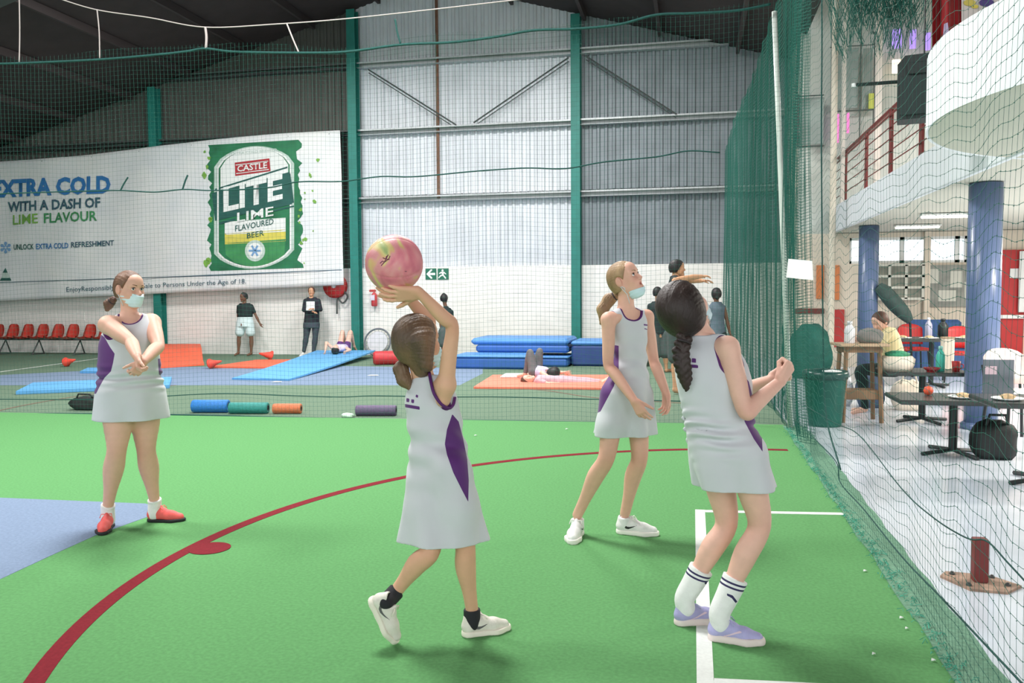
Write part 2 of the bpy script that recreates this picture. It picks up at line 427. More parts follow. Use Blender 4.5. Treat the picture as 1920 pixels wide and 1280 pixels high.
# the can
rr = random.Random(3)
left = [(392+rr.uniform(-4, 6), y) for y in np.linspace(272, 508, 34)]; right = [(562+rr.uniform(-8, 5)+ (y-260)*.012, y) for y in np.linspace(262, 502, 34)]
for i in range(33):
    if i == 0: polys = []
    polys.append([left[i], left[i+1], right[i+1], right[i]])
ink(polys, 'can_backdrop', GRN, 1)
def shield(x0, x1, yt, yb, arch, dip, n=14, tilt=-.05):
    P = []
    cxm = (x0+x1)/2
    for t in np.linspace(0, 1, n): x = x0+(x1-x0)*t; P.append((x, yt - arch*math.sin(math.pi*t)**.6 + tilt*(x-cxm)))
    for t in np.linspace(1, 0, n): x = x0+(x1-x0)*t; P.append((x, yb + dip*math.sin(math.pi*t)**.7 + tilt*(x-cxm)))
    return P
def frame(x0, x1, yt, yb, arch, dip, w):
    A = shield(x0, x1, yt, yb, arch, dip); B = shield(x0+w, x1-w, yt+w*.5, yb-w*.5, arch-w*.4, dip-w*.4); n = len(A)
    return [[A[i], A[(i+1) % n], B[(i+1) % n], B[i]] for i in range(n)]
ink(frame(402, 552, 310, 472, 36, 32, 5), 'can_outline', PAL, 2)
ink([shield(414, 541, 312, 352, 34, 0)], 'can_top', WHT, 2)
ink(frame(408, 547, 311, 471, 35, 31, 3), 'can_outline', WHT, 3)
ink([[(422, 416), (536, 408), (536, 434), (422, 440)]], 'can_body', WHT, 2)
ink([[(422, 438), (536, 430), (536, 452), (422, 458)]], 'can_body', YEL, 2)
ink([[(422, 456), (536, 448), (534, 480), (500, 496), (470, 500), (440, 492), (424, 478)]], 'can_body', MGR, 2)
ink([[(398, 362), (545, 322), (552, 380), (404, 414)]], 'can_band', DGR, 3)
ink([[(404, 354), (540, 312), (540, 315), (404, 357)], [(408, 418), (442, 409), (442, 413), (408, 422)], [(514, 388), (548, 380), (548, 383), (514, 391)], [(512, 394), (552, 385), (552, 388), (512, 397)]], 'can_stripe', DGR, 3)
ink([[(441, 305), (506, 297), (508, 321), (442, 330)]], 'name_plate', RED, 3)
ink([[(443, 309), (504, 301.5), (504, 303), (443, 310.5)], [(444, 325), (505, 317), (505, 318.5), (444, 326.5)]], 'name_plate_line', WHT, 4)
print_text('CASTLE', (446, 322), (502, 315), 11, WHT, 'lettering', 4, .02)
print_text('LITE', (420, 396), (531, 371), 44, WHT, 'lettering', 4, .03)
print_text('LIME', (446, 416), (514, 404), 17, WHT, 'lettering', 5, .012)
print_text('FLAVOURED', (442, 434), (514, 420), 11, DGR, 'lettering', 4, .005)
print_text('BEER', (464, 447), (496, 441), 10, DGR, 'lettering', 4, .005)
print_text('EXTRA COLD BREWED', (434, 291), (520, 283), 5, PAL, 'lettering', 4, 0)['kind'] = 'stuff'
ink([circ(479, 470, 19, 20)], 'can_medallion', PAL, 3); ink([circ(479, 470, 14, 15)], 'can_medallion', WHT, 4)
st = []
for k in range(6):
    a = k*math.pi/3; ca, sa = math.cos(a), math.sin(a)
    st.append([(479-sa*1.8, 470+ca*1.8), (479+ca*11-sa*1.8, 470+sa*11+ca*1.8), (479+ca*11+sa*1.8, 470+sa*11-ca*1.8), (479+sa*1.8, 470-ca*1.8)])
ink(st, 'medallion_star', LBL, 5)
spl = []
for k in range(26):
    y = rr.uniform(275, 500); x = rr.choice([rr.uniform(383, 398), rr.uniform(560, 600)]); r = rr.uniform(1.2, 5)
    spl.append([(x+r*math.cos(a)*rr.uniform(.5, 1.4), y+r*math.sin(a)*rr.uniform(.6, 1.8)) for a in np.linspace(0, 6.28, 8, endpoint=False)])
ink(spl, 'lime_splash', LGR, 2)['kind'] = 'stuff'
# lacing of the banner
lace = mat('lace', (50, 56, 54), .8)
for s in (.08, .2, .33, .46, .6, .72, .86, .97):
    a = Bn(*edge(s, .02)); b = Vector((a.x+.25, VW-.1, gz[1]-.05)) if a.z < gz[1] else a+Vector((.1, .1, .15))
    MB().tube([a, b], .012, 5).build('lace', lace, ban)
# ================================================================== SEATING AREA ON THE RIGHT
YC = 17.0; ZS, ZT = 2.50, 2.95               # back wall, soffit, slab top
cream = mat('cream_wall', (226, 214, 198), .8, .04, 2)
whitep = mat('white_plaster', (232, 236, 242), .6, .02, 2)
soff = mat('soffit', (206, 204, 192), .8, .03, 1)
dred = mat('dark_red_paint', (116, 40, 38), .55, .1, 8)
redp = mat('red_paint', (190, 44, 46), .5, .06, 4)
white_pl = mat('white_plastic', (236, 238, 238), .45)
black = mat('black_plastic', (26, 30, 32), .5, .1, 10)
glass = mat('window_glass', (235, 245, 250), .02, trans=1.0)
wz0, wz1 = PY(1700, 493, YC).z, PY(1700, 444, YC).z
wx0, wx1 = PY(1593, 470, YC).x, PY(1814, 470, YC).x
X1, X2 = 1.95, 10.0
mb = MB()
mb.box(((X1+X2)/2, YC+.1, wz0/2), (X2-X1, .2, wz0)); mb.box(((X1+X2)/2, YC+.1, (wz1+ZS)/2), (X2-X1, .2, ZS-wz1))
mb.box(((X1+wx0)/2, YC+.1, (wz0+wz1)/2), (wx0-X1, .2, wz1-wz0)); mb.box(((wx1+X2)/2, YC+.1, (wz0+wz1)/2), (X2-wx1, .2, wz1-wz0))
mb.box((2.05, (YC+VW)/2+.1, 4.5), (.2, VW-YC, 9.0))
struct(mb.build('wall_right', cream), 'cream wall behind the seating area')
mb = MB(); mb.box(((X1+X2)/2, YC+.15, (ZS+9.05)/2), (X2-X1, .2, 9.05-ZS)); mb.box((2.05, 5.4, 7.9), (.1, 26.8, 2.4)); struct(mb.build('wall_upper', mat('upper_wall', (196, 200, 194), .8, .08, 1.5)), 'grey wall of the upper floor')
mb = MB(); mb.box((10.1, 7, 4.5), (.2, 20, 9)); struct(mb.build('wall_far_right', cream))
fx = [wx0, PY(1641, 470, YC).x-.02, PY(1692, 470, YC).x, PY(1742, 470, YC).x, PY(1796, 470, YC).x, wx1]
for i in range(5):
    a, b = fx[i], fx[i+1]; mb = MB(); t = .025
    for c, s in ((((a+b)/2, YC+.06, wz0+t), (b-a, .06, 2*t)), (((a+b)/2, YC+.06, wz1-t), (b-a, .06, 2*t)), ((a+t*.8, YC+.06, (wz0+wz1)/2), (1.6*t, .06, wz1-wz0)), ((b-t*.8, YC+.06, (wz0+wz1)/2), (1.6*t, .06, wz1-wz0))): mb.box(c, s)
    wo = struct(mb.build('window_%d' % (i+1), white_pl))
    MB().box(((a+b)/2, YC+.07, (wz0+wz1)/2), (b-a-.08, .006, wz1-wz0-.09)).build('pane', glass, wo)
# slab, fascia, round balcony
BC, BR = (3.75, 5.9), 2.25
mb = MB(); mb.box((6.27, 9.9, (ZS+ZT)/2), (7.46, 14.2, ZT-ZS-.02)); sl = struct(mb.build('ceiling', soff), 'pale soffit and slab of the upper floor')
MB().box((2.53, 9.9+1.0, (ZS+ZT)/2), (.06, 12.2, ZT-ZS+.02), bev=.01).build('fascia', whitep, sl)
n = 120; mb = MB()
for i in range(n):
    a = 2*math.pi*i/n; c, s_ = math.cos(a), math.sin(a)
    for r, z in ((BR, ZS), (BR, ZT+.04), (BR-.08, ZT+.04), (BR-.08, ZS+.04)): mb.v.append((BC[0]+r*c, BC[1]+r*s_, z))
for i in range(n):
    for j in range(3): mb.f.append((i*4+j, ((i+1) % n)*4+j, ((i+1) % n)*4+j+1, i*4+j+1))
    mb.f.append((i*4+3, ((i+1) % n)*4+3, ((i+1) % n)*4, i*4))
pb = mb.build('balcony_parapet', whitep, sl)
mb = MB(); mb.prism([(BC[0]+(BR-.02)*math.cos(2*math.pi*i/n), BC[1]+(BR-.02)*math.sin(2*math.pi*i/n), ZS+.004) for i in range(n)], (0, 0, .2)); mb.build('balcony_soffit', soff, sl)
# two blue pillars
blueP = mat('blue_pillar', (92, 110, 148), .3, .06, 4, spec=.6)
for k, (px, yb, lab) in enumerate(((1838, 803, 'blue round pillar rising beside the white chair back and dark tables'), (1625, 704, 'blue round pillar standing behind the girl in yellow'))):
    p = F(px, yb)
    o = empty('pillar', p, lab, 'pillar')
    part(MB().lathe([(.158, 0), (.158, ZS)], 32), 'shaft', blueP, o, True); part(MB().lathe([(.19, 0), (.19, .05), (.16, .07)], 32), 'base_ring', blueP, o, True)
# railing on the slab edge
rail = empty('balcony_railing', (2.62, 13.0, ZT), 'dark red metal railing on the edge of the upper floor', 'railing')
for y in (9.2, 10.95, 12.55, 14.25, 16.1):
    part(MB().box((0, y-13.0, .46), (.035, .13, .92), bev=.008), 'post', dred, rail)
for z, r in ((.93, .028), (.84, .016), (.68, .008), (.52, .008), (.36, .008), (.2, .008)):
    part(MB().tube([(0 if r > .02 else -.03, -4.6, z), (0 if r > .02 else -.03, 3.9, z)], r, 6), 'rail', dred, rail)
# round door, panels, strips on the cream wall
def wallbox(px0, px1, py0, py1, name, m, parent=None, y=YC, d=.04):
    a, b = PY(px0, py1, y), PY(px1, py0, y); return MB().box(((a.x+b.x)/2, y-d/2, (a.z+b.z)/2), (abs(b.x-a.x), d, abs(b.z-a.z)), bev=.005).build(name, m, parent)
orange = mat('orange_paint', (222, 130, 74), .6, .05, 4)
tag(wallbox(1561, 1574, 497, 562, 'wall_panel', orange), 'narrow orange panel on the cream wall above the red panel', 'panel')
tag(wallbox(1530, 1545, 497, 560, 'wall_panel', orange), 'narrow orange panel on the cream wall behind the cream column', 'panel')
tag(wallbox(1560, 1583, 580, 650, 'wall_panel', redp), 'dark red panel on the cream wall below the orange panel', 'panel')
tag(wallbox(1488, 1545, 578, 588, 'handrail_board', dred), 'dark red rail board on the cream wall behind the side net', 'rail')
d1 = struct(wallbox(1866, 1921, 468, 693, 'door_1', redp, d=.06), 'bright red door behind the blue pillar')
wallbox(1893, 1911, 503, 521, 'door_sign', white_pl, d1, YC-.07, .01)
wallbox(1868, 1920, 590, 597, 'push_bar', white_pl, d1, YC-.1, .05)
tag(wallbox(1908, 1955, 470, 585, 'wall_panel', white_pl, None, YC-.12), 'white panel hanging beside the red door', 'panel')
# display cabinet with white frames
p = PY(1682, 560, YC-.2); ca = empty('display_cabinet', (p.x, YC-.02, p.z), 'white framed display cabinet under the bright windows', 'cabinet')
dk = mat('shelf_dark', (120, 122, 112), .6, .25, 6); gl2 = mat('cabinet_white', (206, 206, 196), .6)
cw, chh = .86, .62
part(MB().box((0, -.1, chh/2), (cw, .2, chh)), 'body', dk, ca)
for i in range(4): part(MB().box((-cw/2+cw*i/3, -.215, chh/2), (.05, .03, chh)), 'upright', gl2, ca)
for i in range(4): part(MB().box((0, -.216, chh*i/3), (cw+.05, .028, .045)), 'shelf_edge', gl2, ca)
p = PY(1790, 575, YC-.2); bo = empty('notice_board', (p.x, YC-.02, p.z), 'grey board with pinned sheets behind the blue pillar', 'board')
part(MB().box((0, -.03, .38), (.95, .04, .76)), 'panel', mat('board_grey', (146, 148, 142), .8, .2, 5), bo)
for (x, z, a, b_) in ((-.33, .56, .18, .26), (.05, .5, .2, .3), (.3, .3, .22, .3), (-.1, .2, .3, .2)): part(MB().box((x, -.055, z), (a, .004, b_)), 'sheet', gl2, bo)
p = PY(1737, 600, YC-.1); MBp = MB().box((p.x, YC-.05, ZS/2), (.1, .1, ZS)); tag(MBp.build('wall_post', cream), 'cream post between the display cabinet and notice board', 'post')
# cream steel column and leaning white pole
p = F(1557, 704); tag(MB().lathe([(.09, 0), (.052, .02), (.05, 8.9)], 14, c=(p.x, p.y, 0)).build('steel_column', mat('cream_steel', (214, 206, 190), .5, .08, 6), smooth=True), 'cream steel column standing behind the green bin', 'column')
a, b = F(1482, 803), W(1452, 22, 9.0); pol = tag(MB().tube([a, a+(b-a)*.35, a+(b-a)*.7, b], .028, 10).build('net_pole', mat('pole_white', (198, 206, 200), .4, .08, 6), smooth=True), 'pale leaning pole at the corner of the green nets', 'pole')
# paper sheet on the side net
a = PX(1500, 503, .955); sh = MB()
pts = [(1478, 485), (1522, 489), (1524, 525), (1474, 520)]
sh.prism([PX(x, y, .88) for x, y in pts], (.004, 0, 0)); tag(sh.build('paper_sheet', white_pl), 'white sheet of paper tied to the side net', 'paper')
# loudspeaker
c = W(1720, 166, 7.5); sp = empty('loudspeaker', (c.x, c.y, c.z-.28), 'black loudspeaker hanging in front of the dark red railing', 'loudspeaker', rz=-.23)
spm = mat('speaker_black', (24, 34, 34), .5, .15, 30); grm = mat('grille_black', (36, 48, 48), .75, .2, 200)
part(MB().add([(-.16, -.11, 0), (.16, -.13, 0), (.16, .15, 0), (-.16, .15, 0), (-.16, -.11, .48), (.16, -.13, .55), (.16, .15, .55), (-.1, .15, .55), (-.1, -.11, .55), (-.16, .15, .48)],
   [(3, 2, 1, 0), (0, 1, 5, 8, 4), (1, 2, 6, 5), (2, 3, 9, 7, 6), (3, 0, 4, 9), (4, 8, 7, 9), (8, 5, 6, 7)]), 'cabinet', spm, sp)
part(MB().box((0, -.135, .2), (.27, .012, .33), bev=.004), 'grille', grm, sp); part(MB().box((.02, -.137, .43), (.2, .012, .1), bev=.004), 'horn', spm, sp)
part(MB().tube([(-.16, .02, .36), (-.5, .02, .37)], .016, 8), 'mounting_bar', spm, sp); part(MB().lathe([(.02, 0), (.02, .03)], 10, c=(-.52, .02, .355)), 'bar_end', white_pl, sp)
part(MB().tube([(.05, .05, .55), (.05, .05, 3.9)], .008, 6), 'hanger_rod', spm, sp)
# upper floor: glazed frames, purple lit panes, poles, flag, mural
frm = mat('frame_dark', (78, 82, 80), .6); pane = mat('upper_pane', (150, 160, 156), .25, .15, 3)
def upbox(px0, px1, py0, py1, name, m, parent=None, y=16.8, d=.05): return wallbox(px0, px1, py0, py1, name, m, parent, y, d)
up = empty('glazed_partition', (3.4, 16.7, ZT), 'dark framed glazed partition on the upper floor', 'partition')
def wp(o):
    o.parent = up; o.location = -up.location; return o
for (a, b, c_, d_) in ((1556, 1640, 84, 90), (1556, 1636, 205, 211), (1556, 1562, 40, 270), (1610, 1616, 0, 270), (1636, 1642, 60, 240), (1494, 1545, 178, 182), (1494, 1498, 178, 275), (1494, 1545, 272, 277)): wp(upbox(a, b, c_, d_, 'frame_bar', frm))
for (a, b, c_, d_) in ((1562, 1610, 90, 205), (1616, 1636, 90, 205), (1498, 1545, 182, 272)): wp(upbox(a, b, c_, d_, 'pane', pane, y=16.86, d=.02))
pur = mat('purple_neon', (170, 140, 235), .5, emit=.55); pnk = mat('pink_neon', (235, 120, 190), .5, emit=.5)
for i, (a, b, c_, d_, m) in enumerate(((1672, 1690, 55, 92, pur), (1705, 1717, 56, 92, pur), (1732, 1744, 62, 95, pur), (1560, 1566, 212, 268, pur), (1569, 1573, 214, 268, pnk), (1587, 1592, 212, 250, pnk))):
    tag(upbox(a, b, c_, d_, 'neon_panel', m), 'glowing purple panel on the upper floor wall' if m is pur else 'thin glowing pink strip on the upper floor wall', 'light', 'glowing panels on the upper floor')
tag(upbox(1628, 1648, 175, 205, 'neon_panel', mat('lime_poster', (190, 196, 90), .6)), 'lime yellow poster on the upper floor wall', 'poster')
tag(upbox(1672, 1690, 112, 138, 'wall_lamp', mat('lamp_warm', (255, 226, 190), .5, emit=2.0)), 'small bright lamp beside the loudspeaker', 'lamp')
pp = mat('pale_post', (206, 198, 190), .6)
for px, lab in ((1648, 'pale post of the upper floor behind the gathered net'), (1583, 'thin pale post inside the glazed partition')):
    a = PY(px, 100, 16.0); tag(MB().box((a.x, 16.0, (ZT+7)/2), (.1 if px > 1600 else .06, .1, 7-ZT)).build('wall_post', pp), lab, 'post')
# mural board with yellow and violet marks
mu = tag(MB().prism([W(1790, -40, 9), W(1890, -40, 9), W(1880, 30, 9), W(1835, 110, 9), W(1790, 110, 9)], Vector((.01, .03, 0))).build('mural_board', mat('mural_pale', (214, 206, 204), .7, .06, 5)), 'pale board with yellow and violet blots above the round balcony', 'board')
for (x, y, r, col) in ((1818, 5, 10, (206, 190, 96)), (1828, 12, 6, (214, 196, 90)), (1850, 5, 12, (84, 66, 128)), (1846, -4, 8, (70, 60, 110)), (1817, 46, 8, (92, 92, 92)), (1811, 64, 7, (206, 70, 60))):
    q = [W(x+r*math.cos(t)*(1.2), y+r*math.sin(t)*.6, 8.985) for t in np.linspace(0, 6.28, 12, endpoint=False)]
    MB().prism(q, Vector((.002, .006, 0))).build('blot', mat('blot%d' % col[0], col, .7), mu)
# red flag with pale emblem
fm = mat('flag_red', (150, 30, 36), .75, .2, 6, .2, 30)
mb = MB(); cols = 12
top, bot = [], []
for i in range(cols+1):
    t = i/cols; px = 1748+54*t; yb = 170 - 10*t - (62*t*t) + (18 if i in (0,) else 0) + (16 if 6 <= i <= 7 else 0)
    dz = .09*math.sin(t*9.0)
    for k, yy in enumerate((-60, 20, 80, 120, yb)): top.append(W(px - (8*(1-t) if k == 4 else 0), min(yy, yb), 7.75+dz))
mb.v = [tuple(v) for v in top]+[tuple(v+Vector((.006, .012, 0))) for v in top]; N = (cols+1)*5
for i in range(cols):
    for j in range(4):
        a = i*5+j; mb.f += [(a, a+1, a+6, a+5), (N+a, N+a+5, N+a+6, N+a+1)]
flag = tag(mb.build('flag', fm, smooth=True), 'dark red flag hanging beside the loudspeaker', 'flag')
for P, col in (([(1770, 45), (1777, 42), (1780, 66), (1775, 78), (1768, 68)], (196, 180, 214)), ([(1771, 82), (1780, 78), (1779, 90), (1772, 95)], (226, 196, 190))):
    MB().prism([W(x, y, 7.62) for x, y in P], Vector((.002, .006, 0))).build('emblem', mat('emblem%d' % col[0], col, .7), flag)

# ================================================================== FURNITURE OF THE SEATING AREA
wood = mat('wood_brown', (132, 104, 78), .55, .25, 10, .1, 40, stretch=(1, 1, .15)); wood_l = mat('wood_top', (186, 160, 132), .5, .15, 8, stretch=(.2, 1, 1))
dark_t = mat('dark_table', (52, 54, 54), .35, .15, 10)
def px_m(z): return z/FPX
# bin with liner
p = F(1546, 797); bi = empty('waste_bin', p, 'dark green plastic waste bin beside the wooden stand', 'bin')
binm = mat('bin_green', (16, 92, 80), .4, .15, 8)
part(MB().lathe([(.165, 0), (.17, .02), (.215, .53), (.225, .54), (.225, .57), (.205, .57), (.16, .04)], 28), 'body', binm, bi, True)
part(MB().lathe([(.228, .5), (.235, .55), (.226, .585), (.2, .58), (.18, .45)], 28), 'liner', mat('liner', (30, 70, 66), .3), bi, True)
part(MB().lathe([(.0, .565), (.09, .57), (.1, .585), (.0, .6)], 20, c=(.06, -.05, 0)), 'paper_plate', white_pl, bi, True)
# wooden stand
p = F(1615, 792); tb = empty('wooden_stand', p, 'tall wooden stand with lower shelf beside the green bin', 'table', rz=.1)
H = .84
part(MB().box((0, .12, H), (.52, .42, .03), bev=.008), 'tabletop', wood_l, tb)
for sx in (-1, 1):
    for sy in (-1, 1): part(MB().tube([(sx*.17, .12+sy*.13, H-.02), (sx*.2, .12+sy*.15, 0)], .024, 6), 'leg', wood, tb)
part(MB().box((0, .12, .3), (.36, .26, .1), bev=.006), 'shelf', wood, tb)
part(MB().box((0, .12, H-.05), (.4, .3, .06)), 'apron', wood, tb)
def bottle(loc, h, r, m, capm, label, cat='bottle', group=None):
    o = empty('bottle', loc, label, cat, group)
    part(MB().lathe([(r*.92, 0), (r, .01), (r, h*.62), (r*.75, h*.74), (r*.42, h*.82), (r*.42, h*.88)], 16), 'body', m, o, True)
    part(MB().lathe([(r*.5, h*.87), (r*.5, h*.99), (r*.3, h)], 14), 'cap', capm, o, True); return o
wh = mat('jug_white', (232, 232, 238), .35)
c = tb.location + Vector((-.12, .08, H+.015))
bottle(c, .24, .055, wh, wh, 'white bottle standing on the tall wooden stand')
bg = mat('bag_grey', (128, 126, 124), .8, .15, 12, .2, 60)
def softbag(loc, sx, sy, sz, m, name, label, cat, rz=0, strap=True, seed=1, topk=.55):
    r = random.Random(seed); o = empty(name, loc, label, cat, rz=rz); mb = MB(); n = 18; rows = 9
    for j in range(rows):
        t = j/(rows-1); k = (1-abs(2*t-.9)**3*.35) * (1 if j < rows-1 else topk)
        for i in range(n):
            a = 2*math.pi*i/n; ca, sa = math.cos(a), math.sin(a)
            q = (abs(ca)**4+abs(sa)**4)**-.25
            wob = 1+.06*math.sin(3*a+j+seed)+r.uniform(-.015, .015)
            mb.v.append((sx/2*ca*q*k*wob, sy/2*sa*q*k*wob, sz*t*(1+.04*math.sin(2*a+seed))))
    for j in range(rows-1):
        for i in range(n): mb.f.append((j*n+i, j*n+(i+1) % n, (j+1)*n+(i+1) % n, (j+1)*n+i))
    mb.f += [tuple(range(n-1, -1, -1)), tuple(range((rows-1)*n, rows*n))]
    part(mb, 'body', m, o, True)
    if strap:
        part(MB().tube([(-sx*.25, -sy*.3, sz*.9), (-sx*.18, -sy*.34, sz*1.18), (sx*.18, -sy*.34, sz*1.18), (sx*.25, -sy*.3, sz*.9)], .012, 6), 'strap', m, o, True)
    return o
softbag(tb.location+Vector((.1, .14, H+.015)), .26, .16, .16, bg, 'bag', 'grey soft bag lying on the tall wooden stand', 'bag', strap=False, seed=4)
def table(px, py, sx, sy, h, m, label, rz=0, legs=True):
    p = F(px, py); o = empty('table', p, label, 'table', rz=rz)
    part(MB().box((0, 0, h-.02), (sx, sy, .04), bev=.01), 'tabletop', m, o)
    part(MB().tube([(0, 0, .03), (0, 0, h-.04)], .035, 10), 'post', black, o)
    for a in range(4): part(MB().tube([(0, 0, .04), (.3*math.cos(a*math.pi/2+.4), .3*math.sin(a*math.pi/2+.4), .015)], .018, 6), 'foot', black, o)
    return o
def top(o, dx, dy, h): return o.location + Vector((dx, dy, h))
t1 = table(1728, 790, .86, .6, .56, dark_t, 'dark table carrying the white cake box and teal bottle')
cake = empty('cloth_bag', top(t1, -.28, -.1, .56), 'cream cloth covered basket on the dark table', 'basket')
cm = mat('cream_cloth', (232, 220, 204), .8, .08, 10, .3, 40)
part(MB().lathe([(.14, 0), (.17, .06), (.18, .13), (.15, .16), (.0, .17)], 20), 'body', cm, cake, True); part(MB().lathe([(.12, .155), (.13, .19), (.06, .215), (0, .21)], 14), 'leaf_garnish', mat('leaf_green', (60, 150, 112), .7, .3, 30), cake, True)
bottle(top(t1, .15, -.1, .56), .27, .045, mat('bottle_teal', (72, 192, 170), .3), mat('cap_teal', (150, 214, 200), .4), 'teal water bottle standing on the dark table')
bw = empty('bowl', top(t1, .04, -.2, .56), 'dark red bowl beside the teal water bottle', 'bowl'); part(MB().lathe([(.04, 0), (.09, .045), (.085, .048), (.035, .008)], 20), 'bowl_shell', mat('bowl_red', (140, 36, 44), .4), bw, True); part(MB().lathe([(.05, 0), (.05, .006)], 16), 'foot', redp, bw, True)
cu = empty('cup', top(t1, .30, -.12, .56), 'red cup near the blue pillar on the dark table', 'cup'); part(MB().lathe([(.035, 0), (.045, .11), (.041, .11), (.032, .008)], 18), 'body', redp, cu, True); part(MB().tube([(.043, 0, .08), (.07, 0, .075), (.07, 0, .04), (.038, 0, .03)], .006, 6), 'handle', redp, cu, True)
pk = empty('paper_box', top(t1, .28, .14, .56), 'cream upright box behind the red cup', 'box'); part(MB().box((0, 0, .17), (.12, .1, .34), bev=.008), 'body', cm, pk); part(MB().box((0, 0, .345), (.125, .105, .02), bev=.004), 'lid', wood_l, pk)
t2 = table(1786, 851, 1.0, .62, .50, dark_t, 'dark low table beside the black bag and blue pillar')
def plate(loc, r, m, label, name='plate'):
    o = empty(name, loc, label, 'plate'); part(MB().lathe([(r*.6, 0), (r, .015), (r*.97, .019), (r*.55, .006)], 24), 'rim', m, o, True); part(MB().lathe([(r*.3, .006), (r*.5, .03), (r*.25, .045), (0, .05)], 14), 'food', mat('food_tan', (206, 176, 136), .8, .3, 30), o, True); return o
plate(top(t2, .05, -.08, .50), .12, white_pl, 'white plate of food on the dark low table')
og = empty('fruit', top(t2, -.18, .1, .50), 'small orange fruit beside the plate on the low table', 'fruit'); part(MB().lathe([(0, 0), (.03, .008), (.042, .04), (.03, .072), (0, .08)], 16), 'peel', mat('fruit_or', (226, 90, 60), .5), og, True); part(MB().lathe([(.006, .078), (.004, .095)], 6), 'stem', wood, og)
# clear menu stand
ms = empty('menu_stand', top(t2, .33, -.05, .50), 'clear acrylic menu stand on the dark low table', 'stand')
part(MB().box((0, 0, .17), (.24, .012, .32)), 'board', mat('acrylic_grey', (120, 130, 140), .1, trans=.4), ms); part(MB().box((0, 0, .008), (.24, .1, .016)), 'base', mat('acrylic_clear', (190, 200, 206), .1, trans=.5), ms); part(MB().box((-.06, -.009, .24), (.09, .004, .07)), 'card', mat('card_pink', (226, 196, 206), .6), ms)
t3 = table(1960, 905, .9, .6, .62, dark_t, 'dark table at the foot of the white chair back')
plate(top(t3, -.3, -.1, .62), .11, white_pl, 'white plate on the dark table by the white chair')
def chair(px, py, m, fm_, label, rz, s=1.0, zoff=0):
    p = F(px, py); o = empty('cafe_chair', p, label, 'chair', rz=rz)
    part(MB().box((0, 0, .45*s), (.42*s, .42*s, .05), bev=.02), 'seat', m, o)
    mb = MB(); n = 9
    for k in range(2):
        for i in range(n):
            a = -1+2*i/(n-1); x = a*.2*s; y = .2*s-.05*s*a*a + .02*k
            for z in (.52, .62, .78, .86 - .06*abs(a)**3): mb.v.append((x*(1 if z < .8 else .94), y+(z-.5)*.12, z*s))
    for i in range(n-1):
        for j in range(3): a = i*4+j; mb.f += [(a, a+1, a+5, a+4), (n*4+a, n*4+a+4, n*4+a+5, n*4+a+1)]
    for i in range(n-1): mb.f += [(i*4+3, n*4+i*4+3, n*4+i*4+7, i*4+7), (i*4, i*4+4, n*4+i*4+4, n*4+i*4)]
    for i in (0, n-1):
        for j in range(3): a = i*4+j; mb.f.append((a, n*4+a, n*4+a+1, a+1))
    part(mb, 'backrest', m, o, True)
    for sx in (-1, 1):
        for sy in (-1, 1): part(MB().tube([(sx*.17*s, sy*.17*s, .44*s), (sx*.2*s, sy*.2*s, 0)], .014, 6), 'leg', fm_, o)
        part(MB().tube([(sx*.17*s, .19*s, .43*s), (sx*.18*s, .24*s, .7*s)], .012, 6), 'back_post', fm_, o)
    return o
chair(1902, 826, mat('chair_white', (232, 216, 212), .5), black, 'white curved chair beside the blue pillar', .25)
chair(1712, 704, redp, black, 'red chair behind the girl in yellow', .1)
chair(1796, 716, redp, black, 'red chair half hidden by the blue pillar', -.2)
chair(1872, 762, mat('chair_grey', (86, 92, 96), .5), black, 'dark grey chair standing behind the clear menu stand', .5, 1.05)
softbag(F(1701, 768), .36, .24, .36, mat('bag_cream', (236, 224, 208), .8, .08, 8, .3, 30), 'bag', 'cream bag standing on the floor under the dark table', 'bag', seed=2)
softbag(F(1862, 858), .34, .26, .32, mat('bag_black', (30, 34, 34), .7, .2, 12, .3, 40), 'bag', 'black bag on the floor at the foot of the blue pillar', 'bag', seed=3)
softbag(F(1605, 770)+Vector((-.06, .5, 0)), .22, .2, .4, wh, 'bag', 'white bag on the floor behind the wooden stand', 'bag', seed=6)
softbag(F(1648, 772)+Vector((-.02, .42, 0)), .32, .24, .42, mat('bag_blue', (70, 86, 112), .8, .2, 10, .2, 40), 'bag', 'dark blue backpack standing behind the wooden stand', 'bag', seed=8)
t4 = table(1745, 724, 1.3, .8, .72, dark_t, 'dark table set with plates in front of the red chairs')
for i, (dx, dy, lab) in enumerate(((-.45, -.2, 'white plate on the set table near the girl in yellow'), (-.1, -.25, 'white plate in the middle of the set table'), (.4, -.15, 'white plate on the set table next to the blue pillar'))): plate(top(t4, dx, dy, .72), .13, white_pl, lab)
bottle(top(t4, -.02, .1, .72), .3, .05, mat('bottle_lilac', (176, 176, 200), .3), wh, 'lilac bottle standing on the set table')
bottle(top(t4, .2, .18, .72), .28, .07, black, black, 'black bottle standing on the set table')
sb = empty('sofa', F(1760, 696), 'blue sofa below the notice board', 'sofa'); sbm = mat('sofa_blue', (60, 90, 140), .8, .1, 8)
part(MB().box((0, .1, .2), (.9, .6, .4), bev=.05), 'seat', sbm, sb); part(MB().box((0, .38, .6), (.9, .16, .6), bev=.05), 'backrest', sbm, sb)
for s_ in (-1, 1): part(MB().box((s_*.48, .1, .4), (.12, .6, .5), bev=.04), 'armrest', sbm, sb)
um = empty('folded_parasol', F(1668, 706), 'dark green folded canopy leaning behind the blue pillar', 'canopy'); umm = mat('canopy_green', (58, 76, 74), .8, .2, 10)
